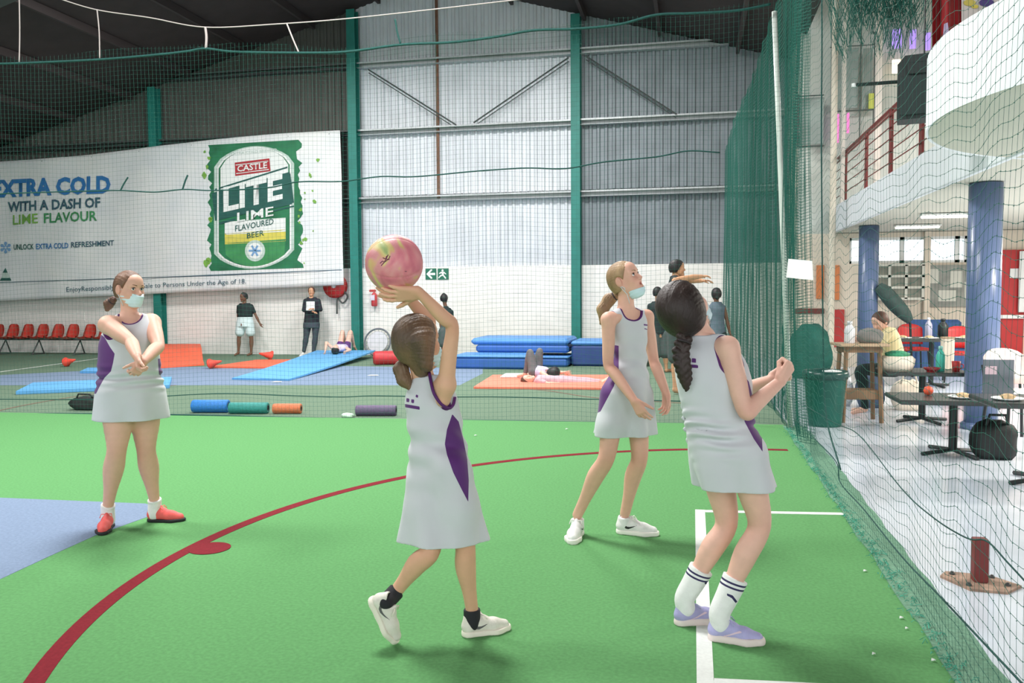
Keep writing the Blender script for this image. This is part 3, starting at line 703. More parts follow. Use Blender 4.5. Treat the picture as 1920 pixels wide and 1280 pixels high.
part(MB().tube(smooth_pts([(-.2, 0, 1.5), (-.1, 0, 1.4), (.05, 0, 1.22), (.2, 0, 1.05), (.3, 0, .92)], 4), [.03+.1*math.sin(math.pi*min(1, (i+2)/19))**.7 for i in range(17)], 12), 'canopy', umm, um, True); part(MB().tube([(.3, 0, .9), (.35, 0, 0)], .02, 8), 'pole', black, um)
# ceiling lamps seen in the seating area
for (px, py, z) in ((1775, 428, 12.0), (1720, 430, 14.0)):
    p = W(px, py, z); o = empty('ceiling_lamp', (p.x, p.y, ZS-.06), 'bright strip lamp under the soffit', 'lamp', 'strip lamps under the soffit')
    part(MB().box((0, 0, .045), (.7, .16, .03), bev=.006), 'housing', white_pl, o); part(MB().box((0, 0, .015), (.66, .12, .03), bev=.01), 'tube', mat('lamp_glow', (255, 244, 226), .4, emit=2.5), o)
# ================================================================== RED POST FOOT BY THE NET
p = F(1836, 1093); rp = empty('post_foot', p, 'short red steel post stub on a rusty floor plate', 'post')
pl = [(x*1.3, y*1.7) for x, y in [(-.125, .03), (-.06, -.075), (.06, -.085), (.105, -.045), (.135, -.02), (.06, .06), (-.09, .075)]]
rustp = mat('rusty_plate', (158, 130, 112), .8, .35, 14, .3, 60)
part(MB().prism([(x, y, .0) for x, y in pl], (0, 0, .012)), 'base_plate', rustp, rp)
for x, y in ((-.10, .08), (-.07, -.08), (.075, .06), (.11, -.05)): part(MB().lathe([(.013, .012), (.013, .02), (.007, .021), (.007, .027)], 8, c=(x, y, 0)), 'bolt', darks, rp)
part(MB().box((.0, 0, .116), (.064, .064, .21), bev=.004), 'tube', dred, rp)

# ================================================================== NETS
netm = mat('net_green', (22, 92, 80), .8); ropem = mat('rope_green', (20, 70, 66), .85, .2, 40); whitec = mat('cord_white', (172, 162, 160), .8)
def net_mesh(fn, s0, s1, t0f, t1f, step, r, seg, knots=None, rv=None):
    """square netting: strands along t for each s, along s for each t (three-sided cords)"""
    mb = MB(); n = int((s1-s0)/step)
    for i in range(n+1):
        s = s0+i*step; t0, t1 = t0f(s), t1f(s); m = max(2, int((t1-t0)/seg))
        mb.tube([fn(s, t0+(t1-t0)*k/m) for k in range(m+1)], rv or r, 3, cap=False)
    tt = max(t1f(s0), t1f((s0+s1)/2), t1f(s1)); t = 0.0
    while t < tt:
        m = max(2, int((s1-s0)/seg)); run = []
        for k in range(m+1):
            s = s0+(s1-s0)*k/m
            if t <= t1f(s): run.append(fn(s, t))
            else:
                if len(run) > 1: mb.tube(run, r, 3, cap=False)
                run = []
        if len(run) > 1: mb.tube(run, r, 3, cap=False)
        t += step
    if knots:
        for i in range(n+1):
            s = s0+i*step
            if s > knots: break
            t = 0
            while t < t1f(s):
                p = fn(s, t); q = r*2.4
                mb.add([(p.x+q, p.y, p.z), (p.x-q, p.y, p.z), (p.x, p.y+q, p.z), (p.x, p.y-q, p.z), (p.x, p.y, p.z+q), (p.x, p.y, p.z-q)],
                       [(0, 2, 4), (2, 1, 4), (1, 3, 4), (3, 0, 4), (2, 0, 5), (1, 2, 5), (3, 1, 5), (0, 3, 5)])
                t += step
    return mb
STEP = .054
def side_near(y, z):
    sag = .022*math.sin(y*6.1+z*1.3) + .015*math.sin(y*13.7-z*2.2)
    g = max(0, y-7.6); fold = .05*math.sin(y*17)*min(1, g)
    return Vector((.96 + .035*math.sin(y*1.7+z*.9) + fold + .03*math.exp(-z*4), y, max(.006, z + sag*(1-math.exp(-z*5)))))
def side_far(y, z):
    return Vector((.97 - .36*(y-9.45)/9 + .02*math.sin(y*1.3+z*.7) + .012*math.sin(y*9.0), y, max(.006, z+.02*math.sin(y*5+z))))
def back_net(x, z):
    return Vector((x, netv(x)+.03*math.sin(x*2.1+z*.8), max(.006, z+.02*math.sin(x*3.3+z*1.1))))
def vtop(y): return 4.75-.4*(y-9.45)/9
sn = empty('side_net', (.96, 5.5, 0), 'green square mesh net hanging between the turf and seating area', 'net')
o = wpart(net_mesh(side_near, 2.0, 9.4, lambda y: 0, lambda y: 5.2, STEP, .0010, .11, knots=6.0, rv=.0006), 'netting', netm, sn); o['kind'] = 'stuff'
sf = empty('side_net', (.97, 14.0, 0), 'green net curtain running beside the faded court to the back wall', 'net')
o = wpart(net_mesh(side_far, 9.45, 18.5, lambda y: 0, vtop, .045, .0024, .2), 'netting', netm, sf); o['kind'] = 'stuff'
o = wpart(net_mesh(lambda y, z: side_far(y, z)+Vector((.05, .02, .02)), 9.45, 18.4, lambda y: 0, vtop, .06, .0019, .25), 'netting', netm, sf); o['kind'] = 'stuff'
o = wpart(net_mesh(lambda y, z: side_near(y, z)+Vector((.03+.04*math.sin(y*23), .0, .0)), 8.25, 9.4, lambda y: 0, lambda y: 5.0, .028, .0022, .12), 'gathered_end', netm, sn); o['kind'] = 'stuff'
TOPB = [(-14, W(0, 118, 10.5).z), (PY(0, 118, 9).x, W(0, 118, 10.5).z)]
def topz(x):
    # hanging top rope of the net behind the players
    pts = [(-16, 4.35), (-8.3, W(0, 118, 10.5).z), (-7.4, W(180, 112, 10.4).z), (-5.6, W(385, 92, 10.1).z), (-4.0, W(640, 97, 9.85).z), (-2.0, W(930, 68, 9.6).z), (-1.0, W(1100, 53, 9.45).z), (.95, W(1440, 18, 9.2).z)]
    return float(np.interp(x, [p[0] for p in pts], [p[1] for p in pts]))
bn = empty('court_net', (-4, netv(-4), 0), 'fine green net hanging across the hall behind the four players', 'net')
o = wpart(net_mesh(back_net, -13.5, .93, lambda x: 0, topz, .05, .0010, .16), 'netting', netm, bn); o['kind'] = 'stuff'
def back_pt(px, py, dv=-.01):
    d = ray(px, py); t = 9.2/d.y
    for _ in range(8): q = CAM+d*t; t *= (netv(q.x)+dv)/q.y
    return CAM+d*t
def rope(px_pts, r, m, name, parent, f=back_pt, k=8): return wpart(MB().tube(smooth_pts([f(*p) for p in px_pts], k), r, 6), name, m, parent, True)
rope([(-60, 120), (20, 119), (180, 112), (300, 102), (352, 96), (385, 91), (440, 97), (560, 99), (650, 97), (750, 84), (850, 79), (930, 69), (1000, 57), (1080, 54), (1160, 46), (1230, 28), (1300, 25), (1380, 20), (1445, 8)], .014, ropem, 'top_rope', bn)
rope([(-60, 366), (60, 361), (180, 358), (226, 357), (290, 360), (345, 355), (400, 357), (500, 352), (560, 341), (640, 340), (712, 331), (780, 331), (890, 321), (985, 315), (1060, 316), (1130, 304), (1230, 294), (1290, 283), (1350, 286)], .008, ropem, 'mid_rope', bn)
rope([(-40, 748), (200, 748), (400, 738), (560, 742), (640, 744), (700, 742), (830, 744), (940, 744), (1100, 748), (1280, 752), (1430, 758)], .006, ropem, 'low_rope', bn)
rope([(-40, 776), (200, 776), (400, 779), (640, 785), (1000, 790), (1280, 796), (1440, 800)], .012, ropem, 'hem_rope', bn)
rope([(100, -6), (180, 18), (280, 33), (385, 51), (520, 45), (640, 36), (800, 19), (1000, -4)], .007, whitec, 'hanger_cord', bn)
rope([(385, 51), (387, 70), (386, 91)], .014, whitec, 'drop_cord', bn); rope([(36, -10), (37, 60), (36, 118)], .007, whitec, 'drop_cord', bn); rope([(182, 18), (186, 60), (187, 110)], .007, whitec, 'drop_cord', bn); rope([(538, 45), (550, 75), (560, 98)], .009, whitec, 'drop_cord', bn)
rope([(741, 36), (745, 60), (751, 82)], .012, ropem, 'drop_cord', bn); rope([(240, 332), (232, 345), (226, 357)], .009, ropem, 'drop_cord', bn); rope([(352, 328), (347, 340), (342, 356)], .010, ropem, 'drop_cord', bn)
def side_pt(px, py): return PX(px, py, .975)
rope([(1489, 783), (1530, 825), (1568, 866), (1576, 905), (1620, 955), (1690, 1042), (1760, 1115), (1840, 1200), (1925, 1290)], .004, ropem, 'hem_rope', sn, side_pt)
rope([(1480, 742), (1560, 790), (1610, 815), (1690, 915), (1750, 970), (1812, 1008), (1850, 1014), (1890, 1055), (1930, 1098)], .003, ropem, 'low_rope', sn, side_pt)
rope([(1541, -5), (1541, 120), (1540, 240), (1541, 400), (1543, 600), (1548, 770), (1576, 880)], .006, ropem, 'seam_rope', sn, side_pt)
# frayed hem lying along the turf edge
mb = MB(); r = random.Random(11)
for i in range(800):
    y = 2.6+r.random()**.8*6.6; x = .965+r.gauss(0, .022); L = r.uniform(.01, .04); a = r.uniform(0, 6.28)
    mb.tube([(x, y, .008), (x+L*.4*math.cos(a), y+L*.4*math.sin(a), r.uniform(.008, .026)), (x+L*math.cos(a+.6), y+L*math.sin(a+.6), .008)], r.uniform(.001, .0024), 3)
o = wpart(mb, 'frayed_hem', mat('fray_teal', (72, 158, 134), .85, .3, 60), sn); o['kind'] = 'stuff'
# gathered netting above the seating area
mb = MB(); r = random.Random(4); gc = W(1650, 30, 9.5)
for i in range(110):
    a = r.uniform(-.5, .5); z0 = .9; pts = []
    x = gc.x + a*.9; dep = r.uniform(-.15, .15)
    low = -.12-.25*abs(math.sin(a*5+1))+r.uniform(-.15, .1)
    for k in range(7):
        t = k/6; pts.append((x+.05*math.sin(t*9+i)+a*.5*(1-t), gc.y+dep+.04*math.cos(t*7+i*2), gc.z+z0+(low-z0)*t))
    mb.tube(pts, .004, 3)
    if i % 2 == 0:
        q = [(gc.x+(k/6-.5)*.8*r.uniform(.6, 1.1), gc.y+r.uniform(-.15, .15), gc.z+.8*r.random()-.15+.03*math.sin(k*2+i)) for k in range(7)]; mb.tube(sorted(q), .004, 3)
gn = empty('gathered_net', (gc.x, gc.y, gc.z), 'bunch of gathered green netting tied up under the roof', 'net'); o = wpart(mb, 'netting', netm, gn); o['kind'] = 'stuff'
wpart(MB().tube([(gc.x, gc.y, gc.z+.7), (gc.x, gc.y, 9.0)], .01, 6), 'tie_cord', ropem, gn)

softbag(F(1518, 708), .66, .4, .86, mat('cover_green', (24, 92, 82), .7, .2, 10, .3, 20), 'covered_stack', 'dark green covered stack behind the waste bin', 'cover', strap=False, seed=12, topk=.9)
# ================================================================== THINGS ON THE COURT BEHIND THE NET
seat_red = mat('seat_red', (196, 62, 52), .5, .1, 6)
# row of bucket seats
sx0, sx1 = PY(-26, 632, 18.1).x, PY(205, 632, 18.1).x; zs = PY(80, 633, 18.1).z
se = empty('seat_row', ((sx0+sx1)/2, 18.1, 0), 'row of red plastic bucket seats against the back wall', 'seats')
part(MB().box((0, .1, zs-.04), (sx1-sx0, .06, .05)), 'beam', darks, se)
for px in (-12, 16, 44, 72, 101, 129, 161, 190):
    x = PY(px, 632, 18.1).x-se.location.x
    mb = MB(); n = 7; prof = [(-.2, .03, .10), (-.19, .0, .15), (-.05, -.02, .16), (.10, .0, .165), (.17, .08, .17), (.2, .2, .16), (.22, .3, .13), (.225, .33, .09)]
    for k in range(2):
        for (y, z, hw) in prof:
            for i in range(n):
                a = -1+2*i/(n-1); mb.v.append((x+a*hw, y+.03*a*a*(-1 if z > .05 else 0)+.012*k, zs+z+.035*abs(a)**3*(1 if z < .1 else 0)-.012*k))
    q = len(prof)*n
    for j in range(len(prof)-1):
        for i in range(n-1): a = j*n+i; mb.f += [(a, a+1, a+n+1, a+n), (q+a, q+a+n, q+a+n+1, q+a+1)]
    for j in range(len(prof)-1):
        for i in (0, n-1): a = j*n+i; mb.f.append((a, a+n, q+a+n, q+a))
    for i in range(n-1):
        for j in (0, len(prof)-1): a = j*n+i; mb.f.append((a, a+1, q+a+1, q+a))
    part(mb, 'seat', seat_red, se, True)
for px in (5, 68, 145):
    x = PY(px, 640, 18.1).x-se.location.x; mb = MB(); mb.tube([(x, -.15, 0), (x, .1, zs-.06), (x, .25, 0)], .02, 6); mb.tube([(x, -.15, .015), (x, .25, .015)], .015, 6); part(mb, 'leg', darks, se)
def slab4(A, B, C, D, th, name, m, label, cat, n=10, bend=None, group=None):
    """mat with four top corners on the ground: A front-left, B front-right, C back-right, D back-left"""
    mb = MB(); A, B, C, D = map(Vector, (A, B, C, D)); N = n+1
    for k in range(2):
        for i in range(N):
            for j in range(N):
                s, t = i/n, j/n; p = (A*(1-s)+B*s)*(1-t)+(D*(1-s)+C*s)*t
                z = (bend(s, t) if bend else 0)
                mb.v.append((p.x, p.y, p.z+z+(th if k == 0 else 0)+.004))
    q = N*N
    for i in range(n):
        for j in range(n): a = i*N+j; mb.f += [(a, a+N, a+N+1, a+1), (q+a, q+a+1, q+a+N+1, q+a+N)]
    for i in range(n):
        mb.f += [(i*N, q+i*N, q+(i+1)*N, (i+1)*N), (i*N+n, (i+1)*N+n, q+(i+1)*N+n, q+i*N+n), (i, i+1, q+i+1, q+i), (n*N+i, q+n*N+i, q+n*N+i+1, n*N+i+1)]
    o = mb.build(name, m); return tag(o, label, cat, group)
omat = mat('mat_orange', (238, 104, 72), .7, .05, 4, .1, 60); bmat = mat('mat_lightblue', (96, 166, 222), .6, .05, 4, .1, 60); bmat2 = mat('crash_blue', (48, 96, 170), .55, .06, 4, .1, 20); bmat3 = mat('crash_lightblue', (84, 142, 208), .55, .05, 4); navy = mat('crash_navy', (40, 66, 124), .55, .08, 5)
slab4(F(296, 691), F(383, 685), F(376, 664), F(296, 664), .03, 'exercise_mat', omat, 'orange exercise mat with raised back edge near the girl in coral shoes', 'mat', bend=lambda s, t: .22*max(0, min(1, (t-.35)/.3))**.8)
slab4(F(392, 690), F(505, 691), F(572, 676), F(480, 677), .03, 'exercise_mat', omat, 'long flat orange exercise mat beside the curled blue mat', 'mat')
slab4(F(435, 712), F(542, 714), F(704, 670), F(594, 670), .03, 'exercise_mat', bmat, 'light blue exercise mat with curled up far end under a lying person', 'mat', n=16, bend=lambda s, t: .13*t**1.5 + .03*max(0, .4-t)*0)
slab4(F(30, 740), F(318, 728), F(322, 712), F(62, 723), .05, 'exercise_mat', bmat, 'light blue exercise mat behind the girl in coral shoes', 'mat')
slab4(F(150, 700), F(200, 700), F(215, 692), F(165, 693), .04, 'exercise_mat', bmat, 'small blue pad lying on the blue band', 'mat')
slab4(F(888, 729), F(1130, 731), F(1150, 706), F(924, 706), .03, 'exercise_mat', mat('mat_salmon', (240, 132, 108), .7, .05, 4), 'salmon orange exercise mat under two lying people', 'mat')
slab4(F(938, 708, .036), F(992, 708, .036), F(992, 702, .036), F(948, 702, .036), .02, 'towel', white_pl, 'white towel lying on the salmon orange mat', 'towel')
conem = mat('cone_red', (232, 74, 58), .6, .08, 8)
def cone_lying(px, py, rz, s, label):
    o = empty('training_cone', F(px, py), label, 'cone', 'red training cones lying on the turf', rz)
    M = Matrix.Rotation(math.radians(90-14), 3, 'Y')
    part(MB().lathe([(.12*s, 0), (.125*s, .02), (.1*s, .05), (.055*s, .2*s), (.02*s, .34*s)], 18, c=(0, 0, .118*s), M=M), 'cone', conem, o, True)
    part(MB().lathe([(.13*s, -.012), (.132*s, .012), (.05, .014)], 18, c=(0, 0, .128*s), M=M), 'rim', conem, o, True)
cone_lying(124, 687, -.1, .72, 'red cone lying on the white line')
cone_lying(394, 691, 0, .75, 'red cone lying at the end of the long orange mat')
cone_lying(509, 675, 3.9, .8, 'red cone lying behind the long orange mat')
def roller(px0, px1, py, r, m, label, hollow=True):
    a, b = F(px0, py), F(px1, py); d = b-a; L = d.length; o = empty('foam_roller', (a+b)/2, label, 'foam roller', 'foam rollers along the net', math.atan2(d.y, d.x))
    M = Matrix.Rotation(math.pi/2, 3, 'Y')
    part(MB().lathe([(r*.92, -L/2), (r, -L/2+.012), (r, L/2-.012), (r*.92, L/2), (r*.5, L/2), (r*.5, L/2-.03)], 24, c=(0, 0, r), M=M), 'foam', m, o, True)
    part(MB().lathe([(r*.5, L/2-.02), (r*.5, L/2+.002), (r*.4, L/2+.002), (r*.4, -L/2-.002), (r*.5, -L/2-.002), (r*.5, -L/2+.02)], 20, c=(0, 0, r), M=M), 'core', black, o, True)
roller(362, 429, 773, .078, mat('roller_blue', (40, 118, 196), .6, .1, 40, .4, 60), 'blue foam roller lying behind the net')
roller(431, 503, 775, .068, mat('roller_teal', (44, 136, 130), .6, .1, 40, .4, 60), 'teal foam roller between the blue and orange ones')
roller(513, 565, 775, .06, mat('roller_orange', (206, 112, 72), .6, .1, 40, .4, 60), 'orange foam roller at the end of the row')
roller(668, 743, 779, .062, mat('roller_purple', (96, 80, 112), .6, .1, 40, .4, 60), 'dull purple foam roller behind the throwing girl')
softbag(F(652, 782), .14, .1, .05, mat('crumple', (206, 224, 214), .7, .2, 20), 'crumpled_wrapper', 'crumpled white wrapper beside the purple foam roller', 'wrapper', strap=False, seed=9)
softbag(F(168, 767), .46, .26, .17, MATS['bag_black'], 'sports_bag', 'black sports bag lying behind the girl in coral shoes', 'bag', seed=5)
# punch bag
a, b = F(697, 685), F(772, 683); d = b-a
pb_ = empty('punch_bag', (a+b)/2+Vector((0, .1, 0)), 'red cylindrical pad lying by the curled blue mat', 'pad', rz=math.atan2(d.y, d.x)); M = Matrix.Rotation(math.pi/2, 3, 'Y'); L = d.length
part(MB().lathe([(.11, -L/2), (.14, -L/2+.03), (.14, L/2-.03), (.11, L/2)], 24, c=(0, 0, .14), M=M), 'body', mat('pad_red', (196, 48, 56), .5, .08, 6), pb_, True)
part(MB().lathe([(.1, -L/2-.004), (.1, -L/2+.01)], 20, c=(0, 0, .14), M=M), 'end_cap', redp, pb_, True)
# mini trampoline leaning on the wall
c = PY(703, 632, 18.35); tr = empty('mini_trampoline', (c.x, c.y, 0), 'round grey trampoline rim leaning against the back wall', 'trampoline')
R_ = .31; lean = .25; ring = []
for i in range(40):
    a = 2*math.pi*i/40; ring.append(Vector((R_*math.cos(a), .16+R_*math.sin(a)*math.sin(lean)-.0, .33+R_*math.sin(a)*math.cos(lean))))
part(MB().tube(ring, .02, 8, closed=True), 'rim', mat('rim_grey', (110, 114, 122), .4, .1, 8, metal=.4), tr, True)
mb = MB(); n0 = Vector((0, -math.cos(lean), math.sin(lean)))
mb.prism([Vector((0, .16, .33))+(r_-Vector((0, .16, .33)))*.78 for r_ in ring], n0*.008); part(mb, 'bed', mat('bed_white', (206, 206, 212), .7, .08, 8), tr)
mb = MB(); inner = [Vector((0, .16, .33))+(r_-Vector((0, .16, .33)))*.78 for r_ in ring]; part(MB().tube(inner, .008, 6, closed=True), 'bed_rim', mat('spring_grey', (150, 152, 158), .5), tr, True)
for i in range(0, 40, 2): part(MB().tube([ring[i], inner[i]], .006, 4), 'spring', MATS['spring_grey'], tr)
# hose reel
c = PY(627, 536, VW-.15); hr = empty('hose_reel', (c.x, VW, c.z), 'red fire hose reel on the wall below the banner', 'hose reel'); M = Matrix.Rotation(math.pi/2, 3, 'X')
part(MB().lathe([(.27, 0), (.28, .02), (.28, .035), (.06, .05), (.06, .0)], 32, c=(0, -.02, 0), M=M), 'disc', redp, hr, True)
part(MB().lathe([(.27, 0), (.28, .02), (.28, .035), (.06, .05)], 32, c=(0, -.13, 0), M=M), 'disc', redp, hr, True)
part(MB().lathe([(.2, 0), (.2, .1)], 28, c=(0, -.03, 0), M=M), 'hose_coil', black, hr, True)
part(MB().lathe([(.05, 0), (.05, .03)], 16, c=(0, -.18, 0), M=M), 'hub', white_pl, hr, True)
part(MB().tube(smooth_pts([(.2, -.1, -.1), (.3, -.1, -.25), (.18, -.1, -.4), (.05, -.1, -.3), (.03, -.1, -.65)], 6), .02, 8), 'hose', darks, hr, True)
# extinguisher
c = PY(702, 574, VW-.1); ex = empty('fire_extinguisher', (c.x, VW-.1, c.z), 'small red and white fire extinguisher on the wall by the teal column', 'extinguisher')
part(MB().lathe([(.055, 0), (.07, .02), (.07, .26), (.03, .31), (.02, .33)], 18), 'cylinder', mat('ext_red', (192, 60, 66), .4), ex, True); part(MB().box((-.02, -.065, .2), (.11, .03, .12)), 'label', mat('ext_label', (214, 206, 220), .5), ex)
part(MB().box((-.04, 0, .36), (.16, .04, .05), bev=.01), 'valve', redp, ex); part(MB().box((0, .07, .15), (.06, .06, .1)), 'bracket', darks, ex)
# exit signs
sg = mat('sign_green', (24, 104, 80), .5); sw_ = mat('sign_white', (236, 240, 238), .5)
def sign(px0, px1, py0, py1, polys, label):
    a, b = PY(px0, py1, VW-.012), PY(px1, py0, VW-.012); o = empty('exit_sign', ((a.x+b.x)/2, VW-.002, (a.z+b.z)/2), label, 'sign'); w_, h_ = b.x-a.x, b.z-a.z
    part(MB().box((0, -.008, 0), (w_, .016, h_)), 'plate', sg, o)
    for P in polys: part(MB().prism([(x*w_, -.02, z*h_) for x, z in P], (0, .003, 0)), 'symbol', sw_, o)
sign(798, 818, 503, 524, [[(-.42, 0), (0, .42), (.12, .42), (.12, .3), (-.1, .1), (.4, .1), (.4, -.1), (-.1, -.1), (.12, -.3), (.12, -.42), (0, -.42)]], 'green exit sign with white arrow on the block wall')
sign(821, 841, 503, 524, [[(-.05+.1*math.cos(t), .32+.1*math.sin(t)) for t in np.linspace(0, 6.28, 10, endpoint=False)], [(-.2, .2), (.1, .2), (.3, .0), (.25, -.05), (.08, .08), (.08, -.1), (.3, -.38), (.2, -.44), (-.02, -.16), (-.2, -.2), (-.4, -.4), (-.45, -.33), (-.25, -.08), (-.1, -.05), (-.12, .08), (-.35, 0), (-.38, .08)]], 'green exit sign with white running figure on the block wall')
# crash mats
def crash(px0, px1, py0, py1, yb, dep, m, mt, label, z0=0.0):
    a = F(px0, yb); b = F(px1, yb); v = (a.y+b.y)/2; A, B = PY(px0, py1, v), PY(px1, py0, v); h = B.z-A.z; zz = z0
    o = empty('crash_mat', ((A.x+B.x)/2, v+dep/2, zz), label, 'gym mat', 'blue gym mats by the back wall')
    part(MB().box((0, 0, h*.42+.002), (B.x-A.x, dep, h*.84), bev=.04), 'body', m, o, False); part(MB().box((0, 0, h*.92), (B.x-A.x+.01, dep+.01, h*.16), bev=.03), 'top_cover', mt, o); return zz+h
zt = crash(850, 990, 669, 693, 692, .9, bmat2, bmat3, 'blue gym mat lowest and nearest the throwing girl')
zt2 = crash(1003, 1065, 669, 688, 688, 1.0, bmat2, bmat3, 'blue gym mat under the stacked one next to navy mat')
v_ = F(980, 688).y
zt3 = max(zt, zt2)
A, B = PY(886, 669, v_+.25), PY(1070, 641, v_+.25)
o = empty('crash_mat', ((A.x+B.x)/2, v_+.95, zt3), 'thick blue gym mat stacked on the other mats', 'gym mat', 'blue gym mats by the back wall'); h = .3
part(MB().box((0, -.05, .075), (B.x-A.x-.1, 1.2, .15), bev=.04), 'body', bmat2, o); part(MB().box((-.05, 0, .215), (B.x-A.x, 1.3, .13), bev=.05), 'top_cover', bmat3, o)
crash(1071, 1210, 641, 687, 687, 1.2, navy, bmat3, 'tall navy gym mat stack beside the blond girl')
# ================================================================== FIGURES: implicit surfaces -> continuous meshes
V3 = lambda *a: np.array(a if len(a) > 1 else tuple(a[0]), float)
cr_, cu_, cf_ = V3(CR @ Vector((1, 0, 0))), V3(CR @ Vector((0, 1, 0))), V3(CR @ Vector((0, 0, -1)))
HR = cr_.copy(); HR[2] = 0; HR /= np.linalg.norm(HR)           # camera right / forward, levelled
HF = np.array([-HR[1], HR[0], 0.0]); HU = np.array([0, 0, 1.0])
def nrm(v): v = np.asarray(v, float); return v/np.linalg.norm(v)
def D3(r, u, t): return nrm(HR*r + HU*u - HF*t)                # direction: right, up, towards the camera
def wp3(px, py, z): return V3(W(px, py, z))
class Field:
    def __init__(s, lo, hi, h):
        s.h = h; s.lo = np.asarray(lo, float)-3*h; n = np.ceil((np.asarray(hi, float)+3*h-s.lo)/h).astype(int)+1
        s.ax = [s.lo[i]+h*np.arange(n[i]) for i in range(3)]; s.D = np.full(n, .5, np.float32)
    def block(s, lo, hi, m):
        sl = []
        for i in range(3):
            a = int(np.clip(math.floor((lo[i]-m-s.lo[i])/s.h), 0, len(s.ax[i]))); b = int(np.clip(math.ceil((hi[i]+m-s.lo[i])/s.h)+1, 0, len(s.ax[i])))
            if b <= a: return None
            sl.append(slice(a, b))
        X = s.ax[0][sl[0]][:, None, None].astype(np.float32); Y = s.ax[1][sl[1]][None, :, None].astype(np.float32); Z = s.ax[2][sl[2]][None, None, :].astype(np.float32)
        return tuple(sl), X, Y, Z
    def add(s, prim, k=.015, m=.06):
        lo, hi, fn = prim; b = s.block(lo, hi, m+k)
        if b is None: return s
        sl, X, Y, Z = b; d = fn(X, Y, Z); a = s.D[sl]
        if k > 0:
            h = np.maximum(k-np.abs(a-d), 0)/k; s.D[sl] = np.minimum(a, d)-h*h*k*.25
        else: s.D[sl] = np.minimum(a, d)
        return s
    def sub(s, prim, k=.006, m=.05):
        lo, hi, fn = prim; b = s.block(lo, hi, m+k)
        if b is None: return s
        sl, X, Y, Z = b; d = -fn(X, Y, Z); a = s.D[sl]
        h = np.maximum(k-np.abs(a-d), 0)/k if k > 0 else 0; s.D[sl] = np.maximum(a, d)+(h*h*k*.25 if k > 0 else 0)
        return s
    def cut(s, p, n):
        """remove everything on the side n points to"""
        X, Y, Z = s.ax[0][:, None, None], s.ax[1][None, :, None], s.ax[2][None, None, :]
        s.D = np.maximum(s.D, ((X-p[0])*n[0]+(Y-p[1])*n[1]+(Z-p[2])*n[2]).astype(np.float32)); return s
    def disp(s, fn):
        X, Y, Z = s.ax[0][:, None, None], s.ax[1][None, :, None], s.ax[2][None, None, :]
        s.D = (s.D+fn(X, Y, Z)).astype(np.float32); return s
    def mesh(s):
        D = s.D; D[0] = D[-1] = .5; D[:, 0] = D[:, -1] = .5; D[:, :, 0] = D[:, :, -1] = .5
        S_ = D < 0; c = [S_[i:S_.shape[0]-1+i, j:S_.shape[1]-1+j, k:S_.shape[2]-1+k] for i in (0, 1) for j in (0, 1) for k in (0, 1)]
        cnt = sum(x.astype(np.int8) for x in c); act = (cnt > 0) & (cnt < 8); I, J, K = np.nonzero(act)
        if len(I) == 0: return np.zeros((0, 3)), np.zeros((0, 4), int)
        off = [(i, j, k) for i in (0, 1) for j in (0, 1) for k in (0, 1)]; val = [D[I+o[0], J+o[1], K+o[2]] for o in off]
        acc = np.zeros((len(I), 3)); n = np.zeros(len(I))
        for a in range(8):
            for ax in range(3):
                if off[a][ax] == 0:
                    o2 = list(off[a]); o2[ax] = 1; b = off.index(tuple(o2)); va, vb = val[a], val[b]; x = (va < 0) != (vb < 0)
                    t = np.where(x, va/np.where(x, va-vb, 1), 0)
                    for q in range(3): acc[:, q] += np.where(x, off[a][q]+(t if q == ax else 0), 0)
                    n += x
        p = acc/n[:, None]; Vv = np.stack([s.lo[0]+(I+p[:, 0])*s.h, s.lo[1]+(J+p[:, 1])*s.h, s.lo[2]+(K+p[:, 2])*s.h], 1)
        idx = np.full(act.shape, -1, int); idx[I, J, K] = np.arange(len(I)); Q = []
        for ax in range(3):
            A = S_[tuple(slice(0, -1) if q == ax else slice(1, -1) for q in range(3))]; B = S_[tuple(slice(1, None) if q == ax else slice(1, -1) for q in range(3))]
            i, j, k = np.nonzero(A != B); flip = A[i, j, k]
            P = [i, j, k]; u, v = (ax+1) % 3, (ax+2) % 3
            for q in range(3):
                if q != ax: P[q] = P[q]+1
            def cell(du, dv):
                R = [x.copy() for x in P]; R[u] = R[u]-1+du; R[v] = R[v]-1+dv; return idx[R[0], R[1], R[2]]
            q4 = np.stack([cell(0, 0), cell(1, 0), cell(1, 1), cell(0, 1)], 1); q4[~flip] = q4[~flip][:, ::-1]; Q.append(q4)
        return Vv, np.concatenate(Q)
def cone(a, b, ra, rb=None):
    a, b = np.asarray(a, float), np.asarray(b, float); rb = ra if rb is None else rb; ab = b-a; L2 = max(1e-9, ab@ab); r = max(ra, rb)
    def fn(X, Y, Z):
        x, y, z = X-a[0], Y-a[1], Z-a[2]; t = np.clip((x*ab[0]+y*ab[1]+z*ab[2])/L2, 0, 1)
        return np.sqrt((x-t*ab[0])**2+(y-t*ab[1])**2+(z-t*ab[2])**2)-(ra+(rb-ra)*t)
    return np.minimum(a-ra, b-rb), np.maximum(a+ra, b+rb), fn
def ell(c, r, Rm=None):
    c = np.asarray(c, float); r = np.asarray(r, float); Rm = np.eye(3) if Rm is None else np.asarray(Rm); m = r.max()
    def fn(X, Y, Z):
        x, y, z = X-c[0], Y-c[1], Z-c[2]; q = [(Rm[i][0]*x+Rm[i][1]*y+Rm[i][2]*z) for i in range(3)]
        k0 = np.sqrt(sum((q[i]/r[i])**2 for i in range(3))); k1 = np.sqrt(sum((q[i]/r[i]**2)**2 for i in range(3)))+1e-9
        return k0*(k0-1)/k1
    return c-m, c+m, fn
